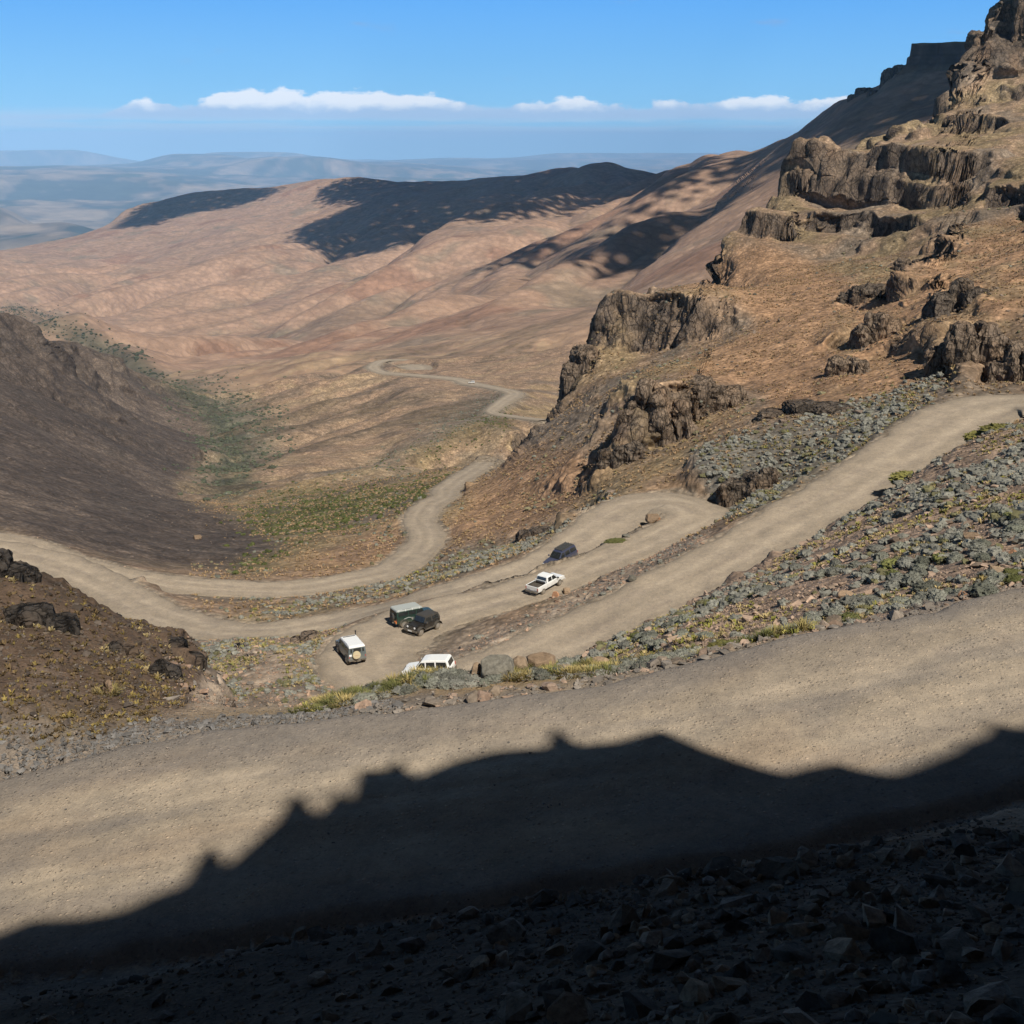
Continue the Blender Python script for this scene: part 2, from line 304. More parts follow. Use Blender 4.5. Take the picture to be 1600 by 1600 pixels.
Z_ = dict(
 burnt=Zone([(-300,300),(-100,430),(0,470),(100,510),(240,590),(300,640),(335,690),(300,740),(268,762),(355,808),(455,852),(350,892),(200,884),(60,846),(0,835),(-300,800)], 172, 1250),
 spur=Zone([(-300,780),(0,855),(120,905),(310,978),(335,1000),(320,1050),(290,1100),(150,1150),(0,1175),(-300,1230)], 40, 70, 1.5),
 green=Zone([(355,805),(440,775),(600,762),(722,742),(700,765),(630,795),(560,822),(480,842),(400,835)], 200, 450),
 green2=Zone([(350,888),(372,868),(470,848),(440,872),(400,892)], 165, 300),
 olive=Zone([(575,742),(640,712),(790,640),(800,668),(720,700),(650,725)], 380, 700),
 stream=Zone([(0,470),(60,488),(120,505),(180,535),(232,560),(262,600),(232,612),(200,590),(150,560),(95,532),(20,505)], 1100, 4300, 2),
 river=Zone([(235,592),(300,600),(350,640),(392,700),(400,770),(350,790),(330,770),(355,720),(320,660),(255,620)], 380, 1400, 2),
 scrub=Zone([(235,592),(360,612),(400,640),(450,665),(425,715),(345,775),(300,745),(340,690),(290,640)], 380, 1400, 5),
 scrub2=Zone([(395,880),(520,850),(600,800),(720,750),(640,790),(560,835),(470,862)], 180, 450, 2),
 bluish=Zone([(620,700),(740,630),(790,622),(780,645),(700,690),(560,745),(500,770)], 380, 800),
 orange=Zone([(1000,440),(1100,398),(1190,372),(1290,420),(1345,440),(1300,480),(1450,400),(1600,330),(1640,470),(1450,540),(1480,580),(1320,640),(1230,655),(1180,610),(1060,590),(1120,545),(1190,510),(1140,455)], 180, 470),
 orange2=Zone([(700,850),(735,770),(800,720),(880,700),(950,730),(900,785),(820,820),(740,842)], 165, 275),
 orange3=Zone([(440,900),(520,850),(620,800),(650,810),(600,880),(520,905)], 150, 300),
 rubble=Zone([(880,1040),(1040,935),(1162,888),(1320,806),(1490,692),(1640,640),(1700,950),(1400,975),(1200,1012),(1000,1050)], 45, 150, 1.5),
 scree=Zone([(290,985),(540,990),(560,1040),(700,1020),(1100,820),(1110,850),(860,1040),(500,1110),(260,1110),(250,1060)], 45, 140, 2),
 shrubs=Zone([(1075,705),(1130,690),(1300,640),(1480,590),(1420,655),(1300,735),(1150,815),(1120,800)], 130, 195, 2),
 shrubs2=Zone([(560,925),(700,880),(860,830),(960,770),(930,820),(870,858),(740,905),(560,940),(380,985),(370,960)], 140, 200, 2),
 bare=Zone([(1000,760),(1080,735),(1120,800),(1090,830),(980,770)], 150, 170, 1.5),
 rocky=Zone([(1080,410),(1180,320),(1260,215),(1480,60),(1560,-100),(1900,-100),(1900,560),(1600,610),(1480,600),(1440,520),(1380,560),(1290,620),(1280,560),(1320,440),(1240,390)], 170, 720, 3),
 pale=Zone([(560,555),(660,540),(800,520),(930,480),(900,590),(800,600),(560,590),(400,640),(350,760),(560,740),(740,640),(760,610)], 500, 1500, 4),
)
LAM = [(.14,1),(.33,2),(.75,3),(1.7,4),(3.9,5),(9,6),(20,7),(46,8),(105,9),(240,10),(550,11)]
def seg_near(P, x, y):
    """nearest point of polyline P: distance, height, half width"""
    d = np.full(x.shape, 1e9); z = np.zeros(x.shape); w = np.ones(x.shape)
    for a, b in zip(P[:-1], P[1:]):
        vx, vy = b[0] - a[0], b[1] - a[1]; l2 = vx * vx + vy * vy + 1e-9
        t = np.clip(((x - a[0]) * vx + (y - a[1]) * vy) / l2, 0, 1)
        dd = np.hypot(x - a[0] - t * vx, y - a[1] - t * vy) - (a[3] + t * (b[3] - a[3])); m = dd < d
        d = np.where(m, dd, d); z = np.where(m, a[2] + t * (b[2] - a[2]), z)
    return d, z
def surf(a, r, roads=True, full=False):
    """final height of the land at bearing a, distance r"""
    sh = a.shape; a = a.ravel(); r = r.ravel()
    v = np.log(r); x = r * np.sin(a); y = r * np.cos(a)
    z = samp(HZ, a, v); cl = samp(cliffy, a, v)
    px, py = project(x, y, z)
    rocky = Z_['rocky'](px, py, r)
    amp = .040 + .02 * Z_['spur'](px, py, r) * 2 + .035 * rocky + .010 * Z_['rubble'](px, py, r) + .010 * Z_['scree'](px, py, r) + .03 * cl
    n = np.zeros_like(z)
    for lam, sd_ in LAM:
        w = sst(lam / r, .0011, .0024) * (1 - sst(lam / r, .06, .16))
        m = w > 0
        if m.any():
            k = np.zeros_like(z); k[m] = pn2(x[m] / lam + 3.1 * sd_, y[m] / lam, sd_); n += w * lam * k * np.where(r > 1200, .55, 1.)
    z = z + n * amp
    # gullied hills far off
    m = r > 700
    if m.any():
        xm, ym, rm = x[m], y[m], r[m]; wgt = sst(rm, 700, 1700); g = 0
        for lam, A in ((620, 10), (290, 9), (130, 5)):
            wx = pn2(xm / lam / 1.7, ym / lam / 1.7, 31) * .5; g = g + A * (np.abs(pn2((xm * .8 + ym * .25) / lam + wx, (ym * .62 - xm * .2) / lam, 33 + int(lam))) * 1.3 - .33) * (1 if lam < 500 else sst(rm, 1500, 3000))
        u = xm * .91 - ym * .41; v_ = xm * .41 + ym * .91; wp = .55 * pn2(xm / 700, ym / 700, 35)
        sp = 95 * (np.abs(pn2(u / 460 + wp, v_ / 1900, 36)) * 1.5 - .42) + 30 * (np.abs(pn2(u / 165 + wp * 2, v_ / 720, 37)) * 1.5 - .4)
        g = g + sp * sst(rm, 1150, 1900) * (1 - sst(rm, 4300, 5600)) * (1 - sst(px[m], 1050, 1250))
        z[m] += wgt * g * (1 - cl[m]) * .85
    m = (r > 300) & (r < 1500)
    if m.any():      # the ribs running down the valley side
        xm, ym, rm = x[m], y[m], r[m]; u = xm * .80 - ym * .60; v_ = xm * .60 + ym * .80; wp = .4 * pn2(xm / 150, ym / 150, 38)
        sp = 15 * (np.abs(pn2(u / 95 + wp, v_ / 520, 39)) * 1.5 - .4) + 5 * (np.abs(pn2(u / 38 + wp * 2, v_ / 190, 40)) * 1.5 - .4)
        z[m] += sp * sst(rm, 320, 560) * (1 - sst(rm, 1150, 1500)) * (1 - rocky[m]) * (1 - cl[m]) * (1 - .75 * sst(px[m], 560, 640) * (1 - sst(py[m], 655, 700))) * (1 - .5 * Z_['burnt'](px[m], py[m], rm))
    # stepped basalt benches on the right mountain
    m = rocky > .02
    if m.any():
        xm, ym = x[m], y[m]; zz = z[m]; per = 12.5; q = (zz + 6 * pn2(xm / 70, ym / 70, 41) + 3.0 * pn2(xm / 22, ym / 22, 42)) / per
        fr = q - np.floor(q); st = sst(fr, .42, .60) - fr
        brk = sst(pn2(xm / 34, ym / 34, 43) + .5 * pn2(xm / 12, ym / 12, 44), -.15, .15)
        z[m] = zz + rocky[m] * brk * st * per * .62
    if roads:
        for nm, P in ROADS.items():
            far = nm in ('far_road', 'lay_by'); fade = 9. if far else 3.2
            rr = np.hypot(P[:, 0], P[:, 1]); m = (r > rr.min() - 25) & (r < rr.max() + 25)
            m &= (x > P[:, 0].min() - 16) & (x < P[:, 0].max() + 16)
            if not m.any(): continue
            d, zr = seg_near(P, x[m], y[m]); b = 1 - sst(d, -.1, fade)
            z[m] = z[m] * (1 - b) + (zr - (.5 if far else .26 if nm == 'near_road' else .14)) * b
    if full: return z.reshape(sh), cl.reshape(sh), rocky.reshape(sh)
    return z.reshape(sh)
def height(x, y):
    x = np.atleast_1d(np.asarray(x, float)); y = np.atleast_1d(np.asarray(y, float)); return surf(np.arctan2(x, y), np.hypot(x, y))

def tag(o, label=None, cat=None, group=None, kind=None):
    if label: o['label'] = label
    if cat: o['category'] = cat
    if group: o['group'] = group
    if kind: o['kind'] = kind
    return o
add_ridges()
# ------------------------------------------------------------------ materials
def mat(name):
    m = bpy.data.materials.new(name); m.use_nodes = True; nt = m.node_tree; nt.nodes.clear()
    b = nt.nodes.new('ShaderNodeBsdfPrincipled'); o = nt.nodes.new('ShaderNodeOutputMaterial'); nt.links.new(b.outputs[0], o.inputs[0])
    b.inputs['Specular IOR Level'].default_value = .25; return m, nt, b
def land_mat(name, scales, bumps, contrast=.5, pebble=None, clump=None):
    m, nt, b = mat(name)
    col = N(nt, 'ShaderNodeAttribute', attribute_name='Col').outputs['Color']
    g = N(nt, 'ShaderNodeNewGeometry'); pos = g.outputs['Position']; hgt = None
    alpha = N(nt, 'ShaderNodeAttribute', attribute_name='Col').outputs['Alpha']
    if clump:
        k0 = clump[0][0] / 1.15; mp = N(nt, 'ShaderNodeMapping', {0: pos, 3: (1., 1., .42)}).outputs[0]; rw = M(nt, 'SUBTRACT', 1., alpha)
        for sc_, d in ((.35 * k0, .9 / k0), (1.2 * k0, .35 / k0)):
            wv = N(nt, 'ShaderNodeTexNoise', {'Vector': mp, 'Scale': sc_ * 2.2, 'Detail': 4., 'Roughness': .6}).outputs[1]
            vq = N(nt, 'ShaderNodeVectorMath', {0: mp, 1: N(nt, 'ShaderNodeVectorMath', {0: wv, 3: .45 / sc_}, operation='SCALE').outputs[0]}, operation='ADD').outputs[0]
            n = N(nt, 'ShaderNodeTexVoronoi', {'Vector': vq, 'Scale': sc_ * 1.25}, feature='DISTANCE_TO_EDGE').outputs['Distance']; cr = MR(nt, n, 0., .10, 0., 1.)
            t = M(nt, 'ADD', 1., M(nt, 'MULTIPLY', M(nt, 'SUBTRACT', MR(nt, cr, 0, 1, .55, 1.08), 1.), rw)); col = MIX(nt, 1., col, N(nt, 'ShaderNodeCombineColor', {0: t, 1: t, 2: t}).outputs[0], 'MULTIPLY')
            h = M(nt, 'MULTIPLY', M(nt, 'MULTIPLY', cr, rw), d * .45); hgt = h if hgt is None else M(nt, 'ADD', hgt, h)
    for s, bd in zip(scales, bumps):
        n = N(nt, 'ShaderNodeTexNoise', {'Vector': pos, 'Scale': s, 'Detail': 5., 'Roughness': .65}); v = n.outputs[0]
        col = MIX(nt, 1., col, N(nt, 'ShaderNodeCombineColor', {0: MR(nt, v, .25, .75, 1 - contrast, 1 + contrast), 1: MR(nt, v, .25, .75, 1 - contrast * .96, 1 + contrast * .94), 2: MR(nt, v, .25, .75, 1 - contrast * .85, 1 + contrast * .85)}).outputs[0], 'MULTIPLY')
        h = M(nt, 'MULTIPLY', v, bd); hgt = h if hgt is None else M(nt, 'ADD', hgt, h)
    if clump:
        for s_, k, d in clump:
            vo = N(nt, 'ShaderNodeTexVoronoi', {'Vector': pos, 'Scale': s_, 'Randomness': 1.}); e = MR(nt, vo.outputs['Distance'], .1, .75, 1., 0.)
            rnd = N(nt, 'ShaderNodeSeparateColor', {0: vo.outputs['Color']}).outputs[0]
            t = M(nt, 'MULTIPLY', MR(nt, e, 0, 1, 1 - k * .6, 1 + k * .4), MR(nt, rnd, 0, 1, 1 - k * .6, 1 + k * .6))
            t = M(nt, 'ADD', 1., M(nt, 'MULTIPLY', M(nt, 'SUBTRACT', t, 1.), alpha)); e = M(nt, 'MULTIPLY', e, alpha)
            col = MIX(nt, 1., col, N(nt, 'ShaderNodeCombineColor', {0: t, 1: t, 2: t}).outputs[0], 'MULTIPLY'); hgt = M(nt, 'ADD', hgt, M(nt, 'MULTIPLY', e, d))
    if pebble:
        for s, d in pebble:
            pw = N(nt, 'ShaderNodeTexNoise', {'Vector': pos, 'Scale': s * .13, 'Detail': 3.}).outputs[0]
            vo = N(nt, 'ShaderNodeTexVoronoi', {'Vector': pos, 'Scale': s, 'Randomness': 1.})
            st = MR(nt, vo.outputs['Distance'], .12, .42, 1., 0.)
            rnd = N(nt, 'ShaderNodeSeparateColor', {0: vo.outputs['Color']})
            on = MR(nt, M(nt, 'ADD', rnd.outputs[0], M(nt, 'MULTIPLY', M(nt, 'SUBTRACT', pw, .5), 2.2)), .5, .7)
            st = M(nt, 'MULTIPLY', st, on)
            tone = N(nt, 'ShaderNodeCombineColor', {0: MR(nt, rnd.outputs[1], 0, 1, .6, 1.5), 1: MR(nt, rnd.outputs[1], 0, 1, .6, 1.42), 2: MR(nt, rnd.outputs[1], 0, 1, .62, 1.36)}).outputs[0]
            col = MIX(nt, M(nt, 'MULTIPLY', st, .75), col, MIX(nt, 1., col, tone, 'MULTIPLY'))
            hgt = M(nt, 'ADD', hgt, M(nt, 'MULTIPLY', st, d))
    bp = N(nt, 'ShaderNodeBump', {'Height': hgt, 'Strength': .8, 'Distance': 1.})
    nt.links.new(col, b.inputs['Base Color']); nt.links.new(bp.outputs[0], b.inputs['Normal']); b.inputs['Roughness'].default_value = .95; b.inputs['Specular IOR Level'].default_value = .1
    return m
MT = {}
MT['ground'] = land_mat('stony_ground', (1.1, 7.), (.10, .03), .26, [(3.2, .09), (7.5, .04), (16, .02)])
MT['hillside'] = land_mat('grassy_hillside', (.12, .9, 4.), (.34, .16, .03), .22, clump=[(1.15, .32, .10), (.28, .22, .22)])
MT['hills'] = land_mat('dry_hills', (.011, .06, .3), (3., 1.3, .3), .12, clump=[(.06, .18, .8)])
MT['far_hills'] = land_mat('distant_country', (.0004, .003), (0., 0.), .30)
MT['road'] = land_mat('gravel_road', (.5, 3., 11.), (.05, .035, .022), .13, [(6, .03), (15, .022)])
MT['far_road'] = land_mat('dusty_road', (.3,), (.02,), .08)

# ------------------------------------------------------------------ land meshes
def mesh_obj(name, co, faces, m, colr=None, smooth=True, parent=None):
    me = bpy.data.meshes.new(name); co = np.asarray(co, np.float32); faces = np.asarray(faces, np.int32); k = faces.shape[1]
    me.vertices.add(len(co)); me.vertices.foreach_set('co', co.ravel())
    me.loops.add(faces.size); me.loops.foreach_set('vertex_index', faces.ravel())
    me.polygons.add(len(faces)); me.polygons.foreach_set('loop_start', np.arange(0, faces.size, k, dtype=np.int32)); me.polygons.foreach_set('loop_total', np.full(len(faces), k, np.int32))
    me.polygons.foreach_set('use_smooth', np.full(len(faces), smooth)); me.update(calc_edges=True)
    if colr is not None:
        at = me.color_attributes.new('Col', 'FLOAT_COLOR', 'POINT'); c = np.ones((len(co), 4), np.float32); c[:, :np.shape(colr)[1]] = colr; at.data.foreach_set('color', c.ravel())
    if m: me.materials.append(m)
    o = bpy.data.objects.new(name, me); COL.objects.link(o); o.parent = parent; return o
def grid_faces(nr, nc):
    i = np.arange((nr - 1) * nc).reshape(nr - 1, nc)[:, :-1].ravel(); return np.stack([i, i + 1, i + nc + 1, i + nc], 1)
C = lambda *c: np.array(c)
SOIL = dict(tan=C(.275,.190,.125), orange=C(.34,.205,.118), pink=C(.300,.195,.135), burnt=C(.098,.076,.062), spur=C(.105,.072,.050), green=C(.085,.092,.030), olive=C(.110,.085,.040), scrub=C(.125,.118,.088), river=C(.060,.068,.045),
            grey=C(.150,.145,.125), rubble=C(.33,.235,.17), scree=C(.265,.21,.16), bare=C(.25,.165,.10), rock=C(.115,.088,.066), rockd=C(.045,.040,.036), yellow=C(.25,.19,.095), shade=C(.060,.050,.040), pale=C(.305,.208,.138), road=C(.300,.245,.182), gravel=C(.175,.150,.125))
def land_colour(x, y, z, r, cl, rocky, steep):
    px, py = project(x, y, z)
    def f(l, s): return pn2(x / l, y / l, s)
    s_ = np.clip(r / 100, .5, 40); 
    wx = 10 * pn2(x / (9 * s_.clip(1, 8).round()), y / (9 * s_.clip(1, 8).round()), 51); pxw = px + wx; pyw = py + .5 * wx
    n1 = f(5., 61) + .6 * f(1.9, 62); n2 = f(28., 63) + .6 * f(11., 64); n3 = f(150., 65) + .6 * f(60., 66); n4 = f(600., 67) + .5 * f(240, 68)
    near = 1 - sst(r, 250, 600); mid = sst(r, 100, 250) * (1 - sst(r, 1500, 3000)); far = sst(r, 700, 1500)
    c = np.outer(np.ones_like(x), SOIL['tan'])
    def mx(w, col): nonlocal c; w = np.clip(w, 0, 1)[:, None]; c = c * (1 - w) + col * w
    mx(sst(n2, -.1, .5) * .5 * (1 - far), SOIL['yellow']); mx(sst(n2, -.1, -.6) * .45 * (1 - far), SOIL['grey'])
    mx(Z_['pale'](pxw, pyw, r) * .7, SOIL['pale']); mx(far, SOIL['pink'])
    mx(far * sst(n4, .0, .6) * .55, SOIL['pale']); mx(far * sst(n3, .25, .75) * .5 , SOIL['scrub']); mx(far * sst(n3 + n4, -.5, -1.) * .5, C(.24,.125,.080))
    for k, key, w in (('scrub','scrub',.95),('river','river',.8),('stream','river',.8),('bluish','grey',.55),('olive','olive',.85),('scrub2','grey',.75),('green','green',.92),('green2','green',.75),('orange','orange',.9),('orange2','orange',.8),('orange3','orange',.55),
                      ('shrubs','grey',.75),('shrubs2','scrub',.6),('scree','scree',.9),('rubble','rubble',.85),('bare','bare',.9),('burnt','burnt',1.),('spur','spur',1.)):
        zz = Z_[k](pxw, pyw, r)
        if zz.max() > .01:
            if k in ('green', 'olive', 'scrub', 'bluish'): zz = zz * sst(n2 + .4 * n1, -1.0, -.1)
            mx(zz * w, SOIL[key])
    b = Z_['burnt'](pxw, pyw, r)
    mx(b * sst(n3 + .7 * n2, .1, .9) * .5, C(.15,.115,.09)); mx(b * sst(n2 - .5 * n3, .1, .8) * .45, C(.062,.052,.045)); mx(b * sst(r, 500, 1000) * .35, C(.13,.10,.075))
    sp = Z_['spur'](px, py, r); mx(sp * sst(f(1.6, 71) + f(.6, 72), .1, .7) * .5, C(.055,.042,.030)); mx(sp * sst(py, 1080, 1160) * sst(n1, -.3, .4) * .6, C(.17,.125,.06))
    mx(sp * sst(f(3., 78) + .5 * f(1.1, 79), .3, .7) * .4, C(.16,.12,.09))
    u = x * .91 - y * .41; v_ = x * .41 + y * .91; wp = .55 * pn2(x / 700, y / 700, 35); gl = (1 - sst(np.abs(pn2(u / 460 + wp, v_ / 1900, 36)), .02, .12)) + .6 * (1 - sst(np.abs(pn2(u / 165 + wp * 2, v_ / 720, 37)), .02, .10))
    mx(gl * far * .4 * (1 - sst(r, 4300, 5600)), C(.13,.105,.072)); mx(sst(n4 + .3 * n3, .2, .7) * far * .35, C(.33,.19,.125))
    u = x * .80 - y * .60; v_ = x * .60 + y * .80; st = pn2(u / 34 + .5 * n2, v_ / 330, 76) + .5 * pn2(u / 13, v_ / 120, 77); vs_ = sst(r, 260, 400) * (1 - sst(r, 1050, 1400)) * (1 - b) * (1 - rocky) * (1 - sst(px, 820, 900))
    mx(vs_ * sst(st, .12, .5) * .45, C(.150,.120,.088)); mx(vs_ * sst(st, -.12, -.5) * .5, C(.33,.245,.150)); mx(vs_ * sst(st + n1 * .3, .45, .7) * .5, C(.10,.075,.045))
    # rock shows wherever the land is steep
    rk = np.clip(sst(steep, 1.05, 1.7) * (.6 + .4 * sst(n1, -.5, .2)), 0, 1) * (1 - Z_['rubble'](px, py, r)) * (1 - Z_['scree'](px, py, r)) * (1 - .7 * Z_['shrubs'](px, py, r)) * (1 - b * .6) * (1 - sst(r, 2600, 4000) * .6)
    strat = pn3(x / 9, y / 9, z / 1.3, 81) * near + pn3(x / 60, y / 60, z / 9, 82) * (1 - near)
    rc = SOIL['rock'] * (1 + .35 * strat)[:, None]; w = sst(f(7, 73) + f(2.5, 74), .2, .8)[:, None] * .55; rc = rc * (1 - w) + SOIL['rockd'] * w
    w = sst(f(11, 75), .25, .6)[:, None] * .4; rc = rc * (1 - w) + C(.20,.125,.075) * w
    c = c * (1 - rk[:, None]) + rc * rk[:, None]
    mx((1 - rk) * rocky * sst(n2 + n1 * .6, -.2, .6) * .6, C(.175,.135,.082))
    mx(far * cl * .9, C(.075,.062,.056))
    # road shoulders
    for nm, P in ROADS.items():
        m = (r < 1200) & (x > P[:, 0].min() - 16) & (x < P[:, 0].max() + 16) & (y > P[:, 1].min() - 16) & (y < P[:, 1].max() + 16)
        if m.any():
            d, _z = seg_near(P, x[m], y[m]); w = np.zeros_like(x); lim = np.where(x[m] < -3, 5.5, 2.2) if nm == 'near_road' else (6 if nm == 'far_road' else 1.6)
            w[m] = 1 - sst(d + n1[m] * .7, .3, lim); mx(w * .85, SOIL['gravel'] if nm == 'near_road' else SOIL['road'] * .85)
    # shaded inner slope: dark broken basalt, its colour lowered to deepen the shade
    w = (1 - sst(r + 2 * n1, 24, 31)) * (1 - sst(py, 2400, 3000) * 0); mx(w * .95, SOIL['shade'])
    c = c * (1 + .10 * n1 * near + .14 * n2 * (1 - far) + .10 * n3)[:, None]
    return np.column_stack([np.clip(c, .01, .8), 1 - rk])
NA = int(1280 * Q) + 1; AZ = np.linspace(R(-36.4), R(36.4), NA)
def band(name, r0, r1, rows, m):
    rows = int(rows * Q); nf = rows * 3; vf = np.linspace(math.log(r0), math.log(r1), nf)
    S_ = []
    a_, v_ = np.meshgrid(AZ[::4], vf, indexing='ij'); zf = surf(a_, np.exp(v_), roads=True)
    el = np.arctan(zf / np.exp(v_)); run = np.maximum.accumulate(el, axis=1); hid = (el < run - .002)
    de = np.abs(np.diff(el, axis=1)); dv = np.diff(vf)[None]
    w = np.sqrt(de ** 2 + (.02 * dv) ** 2) * np.where(hid[:, 1:], .2, 1.)
    s = np.concatenate([np.zeros((len(a_), 1)), np.cumsum(w, 1)], 1); s /= s[:, -1:]
    ks = np.linspace(0, 1, rows); vr = np.array([np.interp(ks, s[i], vf) for i in range(len(s))])
    k = np.hanning(9); k /= k.sum(); P = np.pad(vr, [(4, 4), (0, 0)], mode='edge'); vr = sum(k[i] * P[i:i + len(vr)] for i in range(9))
    vv = np.stack([np.interp(AZ, AZ[::4], vr[:, j]) for j in range(rows)])        # rows x NA
    vv[0] = math.log(r0); vv[-1] = math.log(r1)
    aa = np.broadcast_to(AZ, vv.shape); rr = np.exp(vv)
    z, cl, rocky = surf(aa, rr, full=True)
    x = rr * np.sin(aa); y = rr * np.cos(aa)
    # steepness from neighbours
    Pm = np.stack([x, y, z], -1); dj = np.gradient(Pm, axis=0); di = np.gradient(Pm, axis=1); nn = np.cross(di, dj); nn /= np.linalg.norm(nn, axis=-1)[..., None] + 1e-12; nn *= np.sign(nn[..., 2:3] + 1e-9)
    steep = np.hypot(nn[..., 0], nn[..., 1]) / np.maximum(np.abs(nn[..., 2]), .05)
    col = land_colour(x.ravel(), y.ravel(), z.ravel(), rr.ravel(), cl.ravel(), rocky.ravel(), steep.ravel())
    # broken rock faces: push the steep parts in and out along their own normals
    wgt = sst(steep, .62, 1.3).ravel(); wgt = blur(wgt.reshape(z.shape), 1.2).ravel()
    wgt[:NA * 2] = 0; wgt[-NA * 2:] = 0
    mm = wgt > .03
    if mm.any():
        X, Y, Zq, r_ = x.ravel()[mm], y.ravel()[mm], z.ravel()[mm], rr.ravel()[mm]; s1 = np.clip(r_ / 260, .12, 8); d = 0
        for base, A in ((13., 3.0), (5.2, 1.9), (2.1, .85)):
            for lv in (.25, 1, 4):
                wl = np.clip(1 - np.abs(np.log2(s1 / lv) / 2), 0, 1)
                if wl.max() <= 0: continue
                lam = base * lv; q = pn3(X / lam, Y / lam, Zq / lam / 2.3, int(base) + 5); d = d + wl * A * lv * (np.tanh(3.5 * q) * .55 + .45 * (1 - 2 * np.abs(pn3(X / lam * 1.3, Y / lam * 1.3, Zq / lam / 1.9, int(base) + 17))) - .2)
        Pm = Pm.reshape(-1, 3); Pm[mm] += nn.reshape(-1, 3)[mm] * (d * wgt[mm])[:, None]
    o = mesh_obj(name, Pm.reshape(-1, 3), grid_faces(*z.shape)[:, ::-1], m, col); o['kind'] = 'structure'; return o
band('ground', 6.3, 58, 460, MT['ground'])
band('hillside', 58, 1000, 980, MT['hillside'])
band('hills', 1000, 9800, 520, MT['hills'])

def far_land():
    rows = int(300 * Q); v = np.linspace(math.log(9700), math.log(80000), rows); a, vv = np.meshgrid(AZ[::2], v); r = np.exp(vv)
    x = r * np.sin(a); y = r * np.cos(a)
    z = -1120 + 120 * pn2(x / 5200, y / 5200, 91) + 60 * pn2(x / 2100, y / 2100, 92) - 60 * (1 - sst(r, 9700, 11500))
    px = 800 + F * np.tan(a)
    def ridge(px0, px1, r0, top, depth, soft=120):
        nonlocal z
        rr = r + r0 * .05 * pn2(x / 6000, y / 6000, 95) + r0 * .02 * pn2(x / 2000, y / 2000, 96)
        w = sst(px, px0 - soft, px0 + soft) * (1 - sst(px, px1 - soft, px1 + soft)) * sst(rr, r0 * (1 - depth), r0 * (1 - depth * .35)) * (1 - sst(rr, r0 * (1 + depth), r0 * (1 + 2 * depth)))
        z = np.maximum(z, z + (top - z) * w * (1 + .10 * pn2(x / 3000, y / 3000, 97)))
    ridge(-700, 330, 30000, -700, .22, 220); ridge(130, 700, 42000, -820, .15); ridge(260, 400, 46000, -520, .08, 40); ridge(380, 560, 40000, -560, .08, 60); ridge(-200, 170, 12500, -880, .1, 60); ridge(-300, 60, 15000, -800, .07, 50)
    ridge(600, 2000, 62000, -900, .1); ridge(300, 520, 60000, -560, .06, 60); ridge(820, 1150, 75000, -700, .08, 60); ridge(-400, 200, 70000, -480, .06, 60)
    for l, A in ((1500, 45), (640, 20)): z = z + A * pn2(x / l, y / l, 98) * (1 - sst(r, 25000, 50000))
    z = z - (r / 110000.) ** 2 * 500
    n = pn2(x / 2300, y / 5200, 101).ravel() + .9 * pn2(x / 700, y / 1500, 102).ravel() + .5 * pn2(x / 260, y / 600, 104).ravel()
    n2 = pn2(x / 900, y / 2500, 103).ravel()
    c = np.outer(np.ones(x.size), C(.13,.10,.07)); w = sst(n, .15, .4)[:, None]; c = c * (1 - w) + C(.22,.165,.115) * w; w = sst(n, -.05, -.3)[:, None]; c = c * (1 - w) + C(.04,.045,.03) * w; w = sst(n2, .35, .6)[:, None]; c = c * (1 - w) + C(.045,.055,.03) * w
    o = mesh_obj('far_hills', np.stack([x, y, z], -1).reshape(-1, 3), grid_faces(*z.shape)[:, ::-1], MT['far_hills'], c); o['kind'] = 'structure'
far_land()

